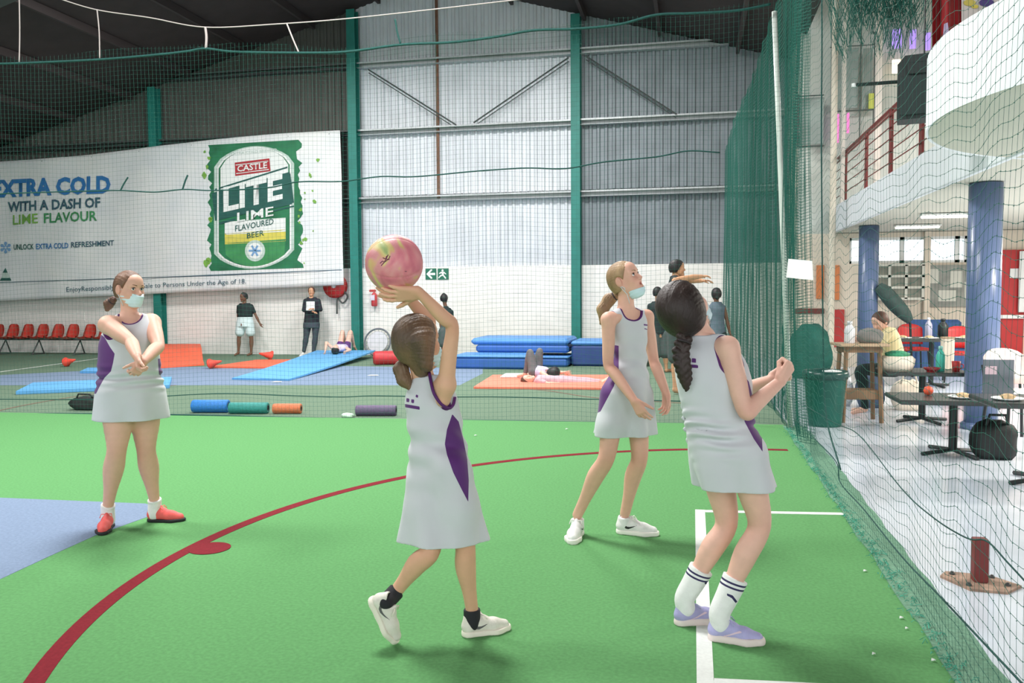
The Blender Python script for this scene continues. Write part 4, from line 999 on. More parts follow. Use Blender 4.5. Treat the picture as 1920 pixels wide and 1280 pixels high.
def rowloft(rows, z0, g=0.0, folds=None, gd=None):
    """stack of level ellipses; row = (py, left px, right px, depth ratio, depth offset)"""
    R = []
    for (py, xl, xr, br, dz) in rows:
        z = z0+dz; c = wp3((xl+xr)/2, py, z); a = (xr-xl)/2*z/FPX; R.append((c[2], c[0], c[1], a, a*br))
    R.sort(); R = np.array(R); zz = np.linspace(R[0, 0], R[-1, 0], 80)
    def cr(i):
        y = np.interp(zz, R[:, 0], R[:, i]); ker = np.ones(7)/7; return np.convolve(np.pad(y, 3, mode='edge'), ker, 'valid')
    C = [cr(i) for i in range(1, 5)]; m = max(R[:, 3].max(), R[:, 4].max())+abs(g)+.03
    lo = np.array([R[:, 1].min()-m, R[:, 2].min()-m, R[0, 0]]); hi = np.array([R[:, 1].max()+m, R[:, 2].max()+m, R[-1, 0]])
    def fn(X, Y, Z):
        z = Z.ravel(); cx, cy, a, b = [np.interp(z, zz, c)[None, None, :] for c in C]; a = a+g; b = b+(g if gd is None else gd)
        x = (X-cx)*HR[0]+(Y-cy)*HR[1]; y = (X-cx)*HF[0]+(Y-cy)*HF[1]
        k = np.sqrt((x/a)**2+(y/b)**2)+1e-6; d = (k-1)*np.minimum(a, b)
        # better distance
        k1 = np.sqrt((x/a**2)**2+(y/b**2)**2)+1e-6; d = np.where(k > .2, k*(k-1)/k1, d)
        if folds is not None: d = d + folds(np.arctan2(y/b, x/a), Z)
        return np.maximum(d, np.maximum(R[0, 0]-Z, Z-R[-1, 0]))
    return lo, hi, fn
def npmesh(name, Vv, Q, m, parent, origin, attrs=None, smooth=True):
    me = bpy.data.meshes.new(name); Vv = np.asarray(Vv)-np.asarray(origin)
    k = Q.shape[1]; me.vertices.add(len(Vv)); me.vertices.foreach_set('co', Vv.astype(np.float32).ravel())
    me.loops.add(Q.size); me.loops.foreach_set('vertex_index', Q.astype(np.int32).ravel()); me.polygons.add(len(Q)); me.polygons.foreach_set('loop_start', np.arange(0, Q.size, k, dtype=np.int32))
    me.update(calc_edges=True); me.validate()
    if m: me.materials.append(m)
    for an, av in (attrs or {}).items():
        at = me.attributes.new(an, 'FLOAT', 'POINT'); at.data.foreach_set('value', np.asarray(av, np.float32))
    if smooth: me.shade_smooth()
    o = bpy.data.objects.new(name, me); COL.objects.link(o); o.parent = parent; return o
def join(ms):
    Vs, Qs, k = [], [], 0
    for v, q in ms: Vs.append(v); Qs.append(q+k); k += len(v)
    return np.concatenate(Vs), np.concatenate(Qs)
def clean(Vv, T):
    T = T[(T[:, 0] != T[:, 1]) & (T[:, 1] != T[:, 2]) & (T[:, 2] != T[:, 0])]
    u, inv = np.unique(T, return_inverse=True); return Vv[u], inv.reshape(T.shape)
def totri(Q): return np.concatenate([Q[:, [0, 1, 2]], Q[:, [0, 2, 3]]]) if Q.shape[1] == 4 else Q
def split(Vv, Q, f):
    """cut a mesh along f = 0: returns (f<0 part, f>=0 part) as triangle meshes"""
    T = totri(Q); s = f < 0; k = s[T].sum(1); neg = T[k == 3]; pos = T[k == 0]; mix = T[(k == 1) | (k == 2)]
    nv = []; cache = {}; base = len(Vv); N, P = [], []
    def ev(a, b):
        key = (min(a, b), max(a, b))
        if key not in cache:
            t = f[a]/(f[a]-f[b]); cache[key] = base+len(nv); nv.append(Vv[a]+(Vv[b]-Vv[a])*t)
        return cache[key]
    for tri in mix:
        a, b, c = tri
        while True:
            if s[a] != s[b] and s[a] != s[c]: break
            a, b, c = b, c, a
        ab, ac = ev(a, b), ev(a, c); one, two = (N, P) if s[a] else (P, N)
        one.append((a, ab, ac)); two.append((ab, b, c)); two.append((ab, c, ac))
    VV = np.concatenate([Vv, np.array(nv)]) if nv else Vv
    def fin(base_t, ex): return clean(VV, np.concatenate([base_t, np.array(ex, int)]) if ex else base_t) if len(base_t)+len(ex) else (np.zeros((0, 3)), np.zeros((0, 3), int))
    return fin(neg, N), fin(pos, P)
def normals(Vv, Q):
    T = totri(Q); n = np.cross(Vv[T[:, 1]]-Vv[T[:, 0]], Vv[T[:, 2]]-Vv[T[:, 0]]); N = np.zeros_like(Vv)
    for i in range(3): np.add.at(N, T[:, i], n)
    return N/(np.linalg.norm(N, axis=1)[:, None]+1e-12)
CRT = np.array(CR.transposed()); CAMV = V3(CAM)
def to_px(Vv):
    q = (Vv-CAMV) @ CRT.T; return 960+FPX*q[:, 0]/-q[:, 2], 640-FPX*q[:, 1]/-q[:, 2]
def polyf(Vv, Q, poly, facing=1):
    """signed distance (picture px) to a drawn outline, only where the surface faces the photographer"""
    x, y = to_px(Vv); P = np.array(poly, float); n = len(P); d = np.full(len(x), 1e9); ins = np.zeros(len(x), bool)
    for i in range(n):
        a, b = P[i], P[(i+1) % n]; e = b-a; t = np.clip(((x-a[0])*e[0]+(y-a[1])*e[1])/(e@e+1e-9), 0, 1)
        d = np.minimum(d, np.hypot(x-a[0]-t*e[0], y-a[1]-t*e[1])); ins ^= ((a[1] > y) != (b[1] > y)) & (x < (b[0]-a[0])*(y-a[1])/((b[1]-a[1]) or 1e-9)+a[0])
    f = np.where(ins, -d, d); N = normals(Vv, Q); fc = ((CAMV-Vv)*N).sum(1)
    return np.where(fc*facing > -.02, f, np.maximum(f, 3.0))
# ---- skin with flush (knees, lips, cheeks) as a stored attribute
def skin_mat(name, rgb, red):
    m = mat(name, rgb, .5, .03, 30, .06, 300, spec=.35)
    nt = m.node_tree; b = nt.nodes['Principled BSDF']; src = b.inputs['Base Color'].links[0].from_socket
    at = nt.nodes.new('ShaderNodeAttribute'); at.attribute_name = 'flush'; mx = nt.nodes.new('ShaderNodeMix'); mx.data_type = 'RGBA'
    nt.links.new(at.outputs['Fac'], mx.inputs[0]); nt.links.new(src, mx.inputs[6]); mx.inputs[7].default_value = (*lin(red), 1); nt.links.new(mx.outputs[2], b.inputs['Base Color']); return m
# ---- head
class Head:
    def __init__(s, c, f, up, sc):
        s.c = np.asarray(c, float); s.f = nrm(f); up = np.asarray(up, float); s.u = nrm(up-s.f*(up@s.f)); s.r = np.cross(s.f, s.u); s.s = sc; s.M = np.array([s.r, s.f, s.u])
    def P(s, x, y, z): return s.c+(s.r*x+s.f*y+s.u*z)*s.s
    def L(s, Vv): return ((Vv-s.c) @ s.M.T)/s.s
    def E(s, x, y, z, a, b, c): return ell(s.P(x, y, z), np.array([a, b, c])*s.s, s.M)
    def C(s, p, q, ra, rb=None): return cone(s.P(*p), s.P(*q), ra*s.s, (ra if rb is None else rb)*s.s)
    def skin(s, F_, ears=True, mouth_open=0.0):
        A = F_.add; A(s.E(0, -.012, .03, .073, .092, .082), .02); A(s.E(0, .028, -.03, .056, .062, .085), .03)
        for q in (-1, 1):
            A(s.C((q*.048, .0, -.045), (q*.014, .066, -.092), .022, .02), .03); A(s.E(q*.034, .062, -.028, .024, .022, .026), .03)
            A(s.C((q*.012, .084, .026), (q*.046, .070, .022), .009, .009), .016)
        A(s.C((0, .070, -.094), (0, .074, -.09), .021), .025); A(s.E(0, .05, .055, .05, .042, .04), .03)
        A(s.C((0, .084, .012), (0, .105, -.026), .0075, .012), .012)
        for q in (-1, 1):
            A(s.E(q*.0115, .094, -.031, .009, .010, .008), .008); F_.sub(s.E(q*.031, .101, .004, .017, .021, .0115), .014)
            A(s.E(q*.031, .070, .003, .0135, .0135, .0125), .003)
            if ears:
                A(s.E(q*.079, -.010, -.006, .010, .021, .033), .008); F_.sub(s.E(q*.092, -.004, -.002, .007, .012, .02), .006)
        A(s.C((-.017, .080, -.056), (.017, .080, -.056), .006), .008); A(s.E(0, .088, -.056, .014, .008, .0055), .006); A(s.E(0, .085, -.068-mouth_open, .013, .010, .0065), .006); A(s.C((-.014, .078, -.067-mouth_open), (.014, .078, -.067-mouth_open), .006), .008)
        if mouth_open: F_.sub(s.E(0, .09, -.0615-mouth_open*.4, .014, .014, .003+mouth_open*.6), .003)
    def flush(s, Vv):
        L = s.L(Vv); f = np.zeros(len(Vv))
        lip = np.exp(-((L[:, 0]/.016)**4+((L[:, 2]+.062)/.0105)**4)) * (L[:, 1] > .07); f = np.maximum(f, .85*lip)
        for q in (-1, 1): f = np.maximum(f, .28*np.exp(-(((L[:, 0]-q*.04)/.025)**2+((L[:, 2]+.028)/.022)**2))*(L[:, 1] > .02))
        f = np.maximum(f, .25*np.exp(-(((L[:, 0])/.014)**2+((L[:, 2]+.026)/.014)**2))*(L[:, 1] > .09))
        for q in (-1, 1): f = np.maximum(f, .35*np.exp(-(((L[:, 0]-q*.078)/.015)**2+((L[:, 1]+.012)/.03)**2+((L[:, 2]+.006)/.04)**2)))
        return f
    def eyes(s, parent, origin, irisc=(70, 90, 100), browc=(120, 90, 66), look=(0, 0)):
        ew = mat('eye_white', (232, 228, 224), .25); ir = mat('iris%d' % irisc[0], irisc, .2); pu = mat('pupil', (18, 16, 16), .2); br = mat('brow%d' % browc[0], browc, .8); la = mat('lash', (52, 38, 32), .7)
        for q in (-1, 1):
            mb = MB(); R = .0128*s.s; c = s.P(q*.031, .0745, .004); M = Matrix([s.r, s.f, s.u]).transposed()
            Mx = M @ Matrix.Rotation(-math.pi/2, 3, 'X')
            mb.lathe([(R*math.sin(t), R*math.cos(t)) for t in np.linspace(math.pi, 0, 9)], 14, c=c-origin, M=Mx); e = mb.build('eye', ew, parent, True)
            Rl = M @ Matrix.Rotation(look[0], 3, 'Z') @ Matrix.Rotation(look[1], 3, 'X') @ Matrix.Rotation(-math.pi/2, 3, 'X'); mb = MB()
            mb.lathe([(R*1.015*math.sin(t), R*1.015*math.cos(t)) for t in np.linspace(.48, 0, 5)], 14, c=c-origin, M=Rl); mb.build('iris', ir, e, True)
            mb = MB(); mb.lathe([(R*1.03*math.sin(t), R*1.03*math.cos(t)) for t in np.linspace(.22, 0, 4)], 12, c=c-origin, M=Rl); mb.build('pupil', pu, e, True)
            mb = MB(); mb.tube([Vector(s.P(q*(.031+.0145*a), .0745+.0135*math.cos(a*1.05), .004+.0095-.006*a*a)-origin) for a in np.linspace(-1, 1, 9)], [.0008+.0016*s.s*(1-abs(a)**3) for a in np.linspace(-1, 1, 9)], 5); mb.build('eyelash', la, parent, True)
            mb = MB(); mb.tube([Vector(s.P(q*(.016+.036*a), .096-.026*a*a, .026+.006*math.sin(a*2.6))-origin) for a in np.linspace(0, 1, 8)], [s.s*(.0034-.0022*a) for a in np.linspace(0, 1, 8)], 6); mb.build('eyebrow', br, parent, True)
    def hair_cap(s, F_, g=.012, low=-.07, line=((.072, .078), (.010, -.02)), side=.0):
        """scalp of hair, cut back along the hairline"""
        G = Field(F_.ax[0][[0]].tolist()+F_.ax[1][[0]].tolist()+F_.ax[2][[0]].tolist(), [F_.ax[0][-1], F_.ax[1][-1], F_.ax[2][-1]], F_.h)
        G.add(s.E(0, -.012, .03, .073+g, .092+g, .082+g), 0); G.add(s.E(0, -.03, -.015, .066+g, .068+g, .07+g), .03)
        (y1, z1), (y2, z2) = line; d = np.array([y2-y1, z2-z1]); n = np.array([-d[1], d[0]]); n = n/np.linalg.norm(n); n = n if n[0] > 0 else -n
        p = s.P(0, y1, z1); nw = s.f*n[0]+s.u*n[1]; G.cut(p, nw); G.cut(s.P(0, 0, low), -s.u)
        return G
def strands(G, axis_p, axis_d, amp=.0008, fr=58):
    """comb lines running from a gathering point"""
    d = nrm(axis_d); a = nrm(np.cross(d, [.3, .2, .9])); b = np.cross(d, a)
    def fn(X, Y, Z):
        x, y, z = X-axis_p[0], Y-axis_p[1], Z-axis_p[2]; u = x*a[0]+y*a[1]+z*a[2]; v = x*b[0]+y*b[1]+z*b[2]; t = np.arctan2(v, u)
        return amp*(np.sin(t*fr+3*np.sin(7*t))+.7*np.sin(t*fr*1.9+2+2*np.sin(5*t+1)))
    return G.disp(fn)
# ---- hand: wrist point, direction, palm normal, thumb side; curls in radians per joint
def hand(F_, w, d, n, side, sc=1.0, curl=(.35, .4, .45, .5), spread=.10, thumb=(.6, .3), tcurl=.4, k=.006, tl=1.0):
    d = nrm(d); n = nrm(n-d*(np.dot(n, d))); t = np.cross(d, n)*side; pts = []
    offs = (.028, .0095, -.009, -.026); lens = (.066, .073, .068, .053); kn = (.080, .084, .080, .073)
    for i in range(4):
        b = w+(d*kn[i]+t*offs[i])*sc; F_.add(cone(w+(d*.008+t*offs[i]*.62)*sc, b, .0135*sc, .0105*sc), .012 if i else .006)
        ang = -spread*(i-1.3)*1.0; dd = nrm(d*math.cos(ang)+t*math.sin(ang)*1.0); p = b; c = curl[i] if np.ndim(curl[i]) else (curl[i], curl[i]*1.05, curl[i]*.7); th = 0
        for j, (fr_, r0, r1) in enumerate(((.44, .0092, .0082), (.31, .0082, .0075), (.25, .0075, .0062))):
            th += c[j]; q = p+(dd*math.cos(th)+n*math.sin(th))*lens[i]*fr_*sc; F_.add(cone(p, q, r0*sc, r1*sc), k*.5); p = q
        pts.append(p)
    b = w+(d*.018+t*.022+n*.004)*sc; m_ = b+(nrm(d*math.cos(thumb[0])+t*math.sin(thumb[0])+n*thumb[1]))*.042*sc*tl; F_.add(cone(b, m_, .0145*sc, .0105*sc), .012)
    dd = nrm(m_-b); e = m_+nrm(dd+n*tcurl*.5+d*tcurl*.6)*.030*sc*tl; F_.add(cone(m_, e, .0105*sc, .0088*sc), .004); F_.add(cone(e, e+nrm(dd+n*tcurl+d*tcurl)*.024*sc*tl, .0088*sc, .0068*sc), .004)
    return pts
def chain(pts, rs, g=0.0, n=4):
    """one limb: a smooth curve of tapered segments"""
    P = np.array([np.append(p, r) for p, r in zip(pts, rs)], float); Qp = np.vstack([2*P[0]-P[1], P, 2*P[-1]-P[-2]]); out = []
    for i in range(1, len(Qp)-2):
        a, b, c, d = Qp[i-1:i+3]
        for j in range(n):
            t = j/n; q = .5*((2*b)+(c-a)*t+(2*a-5*b+4*c-d)*t*t+(3*b-a-3*c+d)*t**3); out.append(q)
    out.append(P[-1]); out = np.array(out); segs = [cone(out[i, :3], out[i+1, :3], out[i, 3]+g, out[i+1, 3]+g) for i in range(len(out)-1)]
    lo = np.min([s[0] for s in segs], 0); hi = np.max([s[1] for s in segs], 0)
    def fn(X, Y, Z):
        d = segs[0][2](X, Y, Z)
        for s in segs[1:]: d = np.minimum(d, s[2](X, Y, Z))
        return d
    return lo, hi, fn
def limb(F_, pts, rs, k=.02, g=0.0):
    F_.add(chain(pts, rs, g), k)
def leg_pts(hip, knee, ankle, s, w, back):
    """thigh, knee and calf with its swell towards the back"""
    calf = knee+(ankle-knee)*.32+back*.012*s; low = knee+(ankle-knee)*.68+back*.005*s
    return [hip, hip+(knee-hip)*.5, knee, calf, low, ankle], [.082*s*w, .067*s*w, .050*s*(.5+.5*w), .0525*s*(.4+.6*w), .037*s*(.6+.4*w), .031*s]
def arm_pts(sh, el, wr, s, w):
    mid = el+(wr-el)*.28
    return [sh, sh+(el-sh)*.5, el, mid, wr], [.043*s*w, .039*s*w, .032*s*(.5+.5*w), .035*s*(.5+.5*w), .0235*s*(.7+.3*w)]
# ---- shoe: heel and toe of the sole on the ground
def shoe(parent, origin, heel, toe, up, up_mat, sole_mat, lace_mat, ankle=None, h=.004, sw=1.0, swoosh=None, mark_mat=None, toe_mat=None, sole_t=.026, wedge_mat=None):
    heel, toe = np.asarray(heel, float), np.asarray(toe, float); f = nrm(toe-heel); L = np.linalg.norm(toe-heel); up = nrm(up-f*(up@f)); r = np.cross(f, up); s = L/.245
    def P(x, y, z): return heel+(r*x*sw+f*y+up*z)*s
    lo = np.min([P(a, b, c) for a in (-.07, .07) for b in (-.03, .28) for c in (-.02, .16)], 0); hi = np.max([P(a, b, c) for a in (-.07, .07) for b in (-.03, .28) for c in (-.02, .16)], 0)
    foot = [((0, .036, .0), .034), ((.004, .10, 0), .031), ((.006, .165, 0), .043), ((.0, .215, 0), .031)]
    def body(F_, dz, g, r_scale=1.0):
        for (a, ra), (b, rb) in zip(foot[:-1], foot[1:]): F_.add(cone(P(a[0], a[1], dz), P(b[0], b[1], dz), (ra+g)*s*r_scale, (rb+g)*s*r_scale), .02*s)
    G = Field(lo, hi, h*s); body(G, .012, .003); G.cut(P(0, 0, sole_t), up); G.cut(P(0, 0, .0), -up)
    so = G.mesh()
    U = Field(lo, hi, h*s)
    for (a, ra), (b, rb) in zip([((0, .036, .04), .031), ((0, .09, .046), .032), ((.005, .155, .034), .035), ((.002, .212, .026), .0265)][:-1], [((0, .09, .046), .032), ((.005, .155, .034), .035), ((.002, .212, .026), .0265)]): U.add(cone(P(*a), P(*b), ra*s, rb*s), .02*s)
    U.add(cone(P(0, .034, .05), P(0, .038, .086), .032*s, .029*s), .02*s); U.add(cone(P(0, .07, .062), P(0, .11, .066), .027*s, .020*s), .02*s); U.add(cone(P(0, .10, .078), P(0, .088, .098), .014*s, .010*s), .012*s)
    U.sub(cone(P(0, .052, .088), P(0, .046, .15), .028*s, .034*s), .004); U.cut(P(0, 0, .018), -up)
    uv, uq = U.mesh(); sho = npmesh('shoe', uv, uq, up_mat, parent, origin)
    sv, sq = so; npmesh('sole', sv, sq, sole_mat, sho, origin)
    mb = MB()
    for i in range(4):
        y = .098+.022*i; z = .088-.0075*i-.0018*i*i
        mb.tube([Vector(P(-.019, y-.006, z-.012)-origin), Vector(P(0, y, z+.002)-origin), Vector(P(.019, y-.006, z-.012)-origin)], .0032*s, 5)
    mb.tube([Vector(P(0, .09, .096)-origin), Vector(P(.03, .10, .10)-origin), Vector(P(.036, .115, .08)-origin)], .0028*s, 5); mb.tube([Vector(P(0, .09, .096)-origin), Vector(P(-.03, .10, .10)-origin), Vector(P(-.036, .115, .08)-origin)], .0028*s, 5)
    la = mb.build('laces', lace_mat, sho, True); la['kind'] = 'stuff'
    if swoosh is not None:
        for sd in (-1, 1):
            # mark printed on the flank of the upper: shoe coordinates along/up
            Lc = (uv-heel) @ np.array([r, f, up]).T/s; P2 = np.array(swoosh, float); d = np.full(len(Lc), 1e9); ins = np.zeros(len(Lc), bool); x, y = Lc[:, 1], Lc[:, 2]
            for i in range(len(P2)):
                a, b = P2[i], P2[(i+1) % len(P2)]; e = b-a; t = np.clip(((x-a[0])*e[0]+(y-a[1])*e[1])/(e@e), 0, 1); d = np.minimum(d, np.hypot(x-a[0]-t*e[0], y-a[1]-t*e[1])); ins ^= ((a[1] > y) != (b[1] > y)) & (x < (b[0]-a[0])*(y-a[1])/((b[1]-a[1]) or 1e-9)+a[0])
            fz = np.where(ins, -d, d); fz = np.where(Lc[:, 0]*sd > .012, fz, .05)
            (nv, nt_), _ = split(uv+normals(uv, uq)*.0008*s, uq, fz)
            if len(nt_): npmesh('shoe_mark', nv, nt_, mark_mat, sho, origin)
    return sho
SWOOSH = [(.045, .052), (.06, .038), (.075, .036), (.13, .060), (.085, .050), (.07, .050), (.056, .056)]
# ================================================================== THE FOUR PLAYERS
cloth = mat('dress_grey', (204, 206, 212), .75, .03, 6, .15, 900, sheen=.2); purple = mat('dress_purple', (84, 28, 108), .7, .06, 8, sheen=.2); trimm = mat('trim_purple', (82, 26, 98), .7)
skinA = skin_mat('skin_fair', (224, 176, 156), (196, 112, 100)); skinB = skin_mat('skin_warm', (222, 172, 144), (190, 108, 90)); skinC = skin_mat('skin_light', (226, 176, 156), (196, 106, 96)); skinD = skin_mat('skin_pale', (228, 182, 164), (204, 124, 112))
maskm = mat('face_mask', (206, 230, 238), .7, .03, 20, .2, 60); wsock = mat('sock_white', (236, 236, 236), .85, .03, 40, .3, 300); bsock = mat('sock_black', (34, 34, 40), .85)
def hairm(n, c, c2): return mat(n, c, .5, .0, 14, .35, 120, stretch=(1, 1, .25), rgb2=c2, spec=.4)
def poly_parts(mesh, outlines, m, name, parent, origin):
    """cut drawn outlines out of the cloth: returns the rest of the cloth"""
    Vv, Q = mesh
    for o in outlines:
        f = polyf(Vv, Q, o); (nv, nt), (pv, pt) = split(Vv, Q, f)
        if len(nt): npmesh(name, nv, nt, m, parent, origin)
        Vv, Q = pv, pt
    return Vv, Q
def figure(c):
    z0, s, wgt = c['z0'], c['s'], c.get('w', 1.0); J = {k: wp3(x, y, z0+d) for k, (x, y, d) in c['J'].items()}; c['ft'] = {}
    for q, (hp, tp, L) in c['feet'].items():
        toe = GF(*tp); d = nrm(toe-GF(*hp)); hl = toe-d*L; c['ft'][q] = (hl, toe, d); J['ank'+q] = hl+d*.052*L/.245+HU*.125*s
    base = np.array([J['hipR'][0]*.5+J['hipL'][0]*.5, J['hipR'][1]*.5+J['hipL'][1]*.5, 0.0]); root = empty('person', Vector(base), c['label'], 'person', 'players in grey and purple dresses')
    f = D3(*c['face_body']); f[2] = 0; f = nrm(f); back = -f; up = HU
    H = Head(wp3(*c['head'][:2], z0+c['head'][2]), D3(*c['hf']), D3(*c['hu']), c['hs'])
    rows = c['rows']; hemz = min(wp3(0, r[0], z0)[2] for r in rows)
    legs = {q: leg_pts(J['hip'+q], J['knee'+q], J['ank'+q], s, wgt, nrm(back+up*0)) for q in 'RL'}; arms = {q: arm_pts(J['sh'+q], J['el'+q], J['wr'+q], s, c.get('aw', wgt)) for q in 'RL'}
    nb = J['neck']; hc = H.P(0, -.018, -.05)
    allp = np.array(list(J.values())+[H.c]); lo, hi = allp.min(0)-.2, allp.max(0)+.2
    # ---- body
    B = Field(lo, hi, .0065); tr = [r for r in rows if r[0] <= c['crotch']]
    B.add(rowloft(tr, z0, -.016), .02)
    for q in 'RL':
        limb(B, *legs[q], k=.04); limb(B, *arms[q], k=.02); B.add(cone(nb-up*.03, J['sh'+q], .036*s, .040*s*c.get('aw', wgt)), .03)
    B.add(cone(nb-up*.04, hc, .050*s, .044*s), .025)
    if c.get('raised'): B.add(cone(J['shR'], J['shR']-up*.075*s+nrm(nb-J['shR'])*.02, .041*s, .036*s), .02)
    ms = [B.mesh()]
    Hd = Field(H.c-.2*H.s, H.c+.2*H.s, .0034); Hd.add(cone(nb, hc, .048*s, .0445*s), .02); H.skin(Hd, mouth_open=c.get('mouth', 0)); ms.append(Hd.mesh())
    for q in 'RL':
        hd = c['hand'+q]; w = J['wr'+q]; G = Field(w-.2, w+.2, .0030); limb(G, [J['el'+q]+(w-J['el'+q])*.72, w], [arms[q][1][3]*.8, arms[q][1][4]], .01)
        hand(G, w, D3(*hd['d']), D3(*hd['n']), 1 if q == 'R' else -1, hd.get('s', .92*s), hd.get('curl', (.3, .35, .4, .45)), hd.get('spread', .1), hd.get('thumb', (.6, .3)), hd.get('tcurl', .4), tl=hd.get('tl', 1.0)); ms.append(G.mesh())
    Vv, Q = join(ms); fl_ = H.flush(Vv)*c.get('lipk', 1)
    for q in 'RL':
        for j, a, r in (('knee', .30, .06), ('el', .32, .05), ('wr', .14, .1)): fl_ = np.maximum(fl_, a*np.exp(-(np.linalg.norm(Vv-J[j+q], axis=1)/(r*s))**2))
    npmesh('body', Vv, Q, c['skin'], root, base, {'flush': fl_}); BV = Vv
    # ---- dress
    zc = [wp3((r[1]+r[2])/2, r[0], z0) for r in rows]; mx = max((r[2]-r[1]) for r in rows)/2*z0/FPX+.08
    zc = np.array(zc); lo, hi = zc.min(0)-[mx, mx, .0], zc.max(0)+[mx, mx, .12]; lo[2] = hemz-.03
    def build(g):
        E = Field(lo, hi, .0052); E.add(rowloft(rows, z0, g, c.get('folds')), .02)
        for q in 'RL':
            E.add(cone(nb-up*.02+f*.0, J['sh'+q]*.72+nb*.28, .030*s+g, .034*s+g), .035)
            for a in range(0, 2):
                E.add(cone(legs[q][0][a], legs[q][0][a+1], legs[q][1][a]+.012+g, legs[q][1][a+1]+.014+g), .05)
        return E
    E = build(0); hollow = build(-.013)
    X, Y, Z = E.ax[0][:, None, None], E.ax[1][None, :, None], E.ax[2][None, None, :]
    E.D = np.maximum(E.D, np.where(Z < hemz+.32*s, -hollow.D, -9).astype(np.float32)); E.D = np.maximum(E.D, (hemz-Z).astype(np.float32))
    carve = [ell(nb+f*c['nk'][0]+up*c['nk'][1], c['nk'][2:5], np.array([np.cross(f, up), f, up]))]
    for q in 'RL':
        out = nrm(J['sh'+q]-nb); out[2] *= .2; ad = nrm(J['el'+q]-J['sh'+q]); k = c.get('ah', .062)*s
        o1 = c.get('aho', .034)*s
        if c.get('raised'): carve.append(cone(J['sh'+q]+out*.035*s+up*.05*s, J['sh'+q]+out*.035*s-up*.075*s, k, k*.8))
        else: carve.append(cone(J['sh'+q]+out*o1+up*.012, J['sh'+q]+out*o1+ad*.05*s, k, k*.95))
    for p in carve: E.sub(p, .004)
    Vv, Q = E.mesh(); dd = np.full(len(Vv), 9.0)
    for lo_, hi_, fn in carve: dd = np.minimum(dd, fn(Vv[:, 0], Vv[:, 1], Vv[:, 2]))
    (tv, tt), rest = split(Vv, Q, dd-.011*s); npmesh('dress_trim', tv, tt, trimm, root, base)
    rest = poly_parts(rest, c['panels'], purple, 'side_panel', root, base)
    rest = poly_parts(rest, c.get('marks', []), purple, 'print_mark', root, base)
    npmesh('dress', *rest, cloth, root, base)
    for pl_ in c.get('piping', []):
        allv = np.concatenate([BV, Vv]); ax_, ay_ = to_px(allv); dep = (allv-CAMV) @ -np.array(CR)[:, 2]; pts = []
        for p in smooth_pts([(a, b, 0) for a, b in pl_], 4):
            k = np.hypot(ax_-p.x, ay_-p.y) < 5; pts.append(dep[k].min() if k.any() else np.nan)
        pts = np.array(pts); ok = ~np.isnan(pts); pts = np.interp(np.arange(len(pts)), np.arange(len(pts))[ok], pts[ok]); pts = np.convolve(np.pad(pts, 2, mode='edge'), np.ones(5)/5, 'valid')
        MB().tube([W(p.x, p.y, d-.001)-Vector(base) for p, d in zip(smooth_pts([(a, b, 0) for a, b in pl_], 4), pts)], .0065, 8).build('armhole_piping', trimm, root, True)
    # ---- hair
    hm = c['hair']; G = H.hair_cap(Hd, c.get('hg', .012), c.get('hlow', -.06), c.get('hline', ((.072, .078), (.012, -.02)))); G2 = Field(np.minimum(H.c-.2, np.array([wp3(x, y, z0+d) for x, y, d, r in sum(c['tails'], [])]).min(0)-.06) if c['tails'] else H.c-.2, H.c+.2, .0042)
    # re-sample the cap on the larger grid by rebuilding it there
    G = H.hair_cap(G2, c.get('hg', .012), c.get('hlow', -.06), c.get('hline', ((.072, .078), (.012, -.02))))
    for t in c.get('mass', []): G.add(cone(wp3(*t[0][:2], z0+t[0][2]), wp3(*t[1][:2], z0+t[1][2]), t[2], t[3]), .03)
    if c.get('ears'):
        for q in (-1, 1): G.sub(H.E(q*.09, -.004, -.008, .035, .026, .038), .01)
    strands(G, H.P(*c['knot']), H.M.T @ np.array(c.get('kdir', (0, -1, .2)))); npmesh('hair', *G.mesh(), hm, root, base)
    for t in c['tails']:
        T = Field(np.array([wp3(x, y, z0+d) for x, y, d, r in t]).min(0)-.06, np.array([wp3(x, y, z0+d) for x, y, d, r in t]).max(0)+.06, .004)
        pts = [wp3(x, y, z0+d) for x, y, d, r in t]
        if c.get('braid'):
            n = 9; L = np.linspace(0, len(t)-1, n*2)
            for i, a in enumerate(L):
                i0 = min(int(a), len(t)-2); p = pts[i0]+(pts[i0+1]-pts[i0])*(a-i0); r = np.interp(a, range(len(t)), [q[3] for q in t]); sd = 1 if i % 2 else -1
                T.add(cone(p+HR*sd*r*.75+HU*r*.5, p-HR*sd*r*.25-HU*r*.55, r*.62, r*.5), .004)
        else:
            for i in range(len(t)-1): T.add(cone(pts[i], pts[i+1], t[i][3], t[i+1][3]), .02)
            strands(T, pts[0], pts[-1]-pts[0], .0018, 14)
        npmesh('ponytail' if not c.get('braid') else 'braid', *T.mesh(), hm, root, base)
        mb = MB(); ax = nrm(pts[1]-pts[0]); e1 = nrm(np.cross(ax, [.2, .5, .8])); e2 = np.cross(ax, e1); r = t[0][3]*1.02
        mb.tube([Vector(pts[0]+ax*.012+(e1*math.cos(a)+e2*math.sin(a))*r-base) for a in np.linspace(0, 6.283, 16, endpoint=False)], .005, 6, closed=True); mb.build('hair_tie', mat('hair_tie', (48, 40, 44), .7), root, True)
    H.eyes(root, base, c.get('iris', (70, 90, 100)), c.get('brow', (120, 90, 66)), c.get('look', (0, 0)))
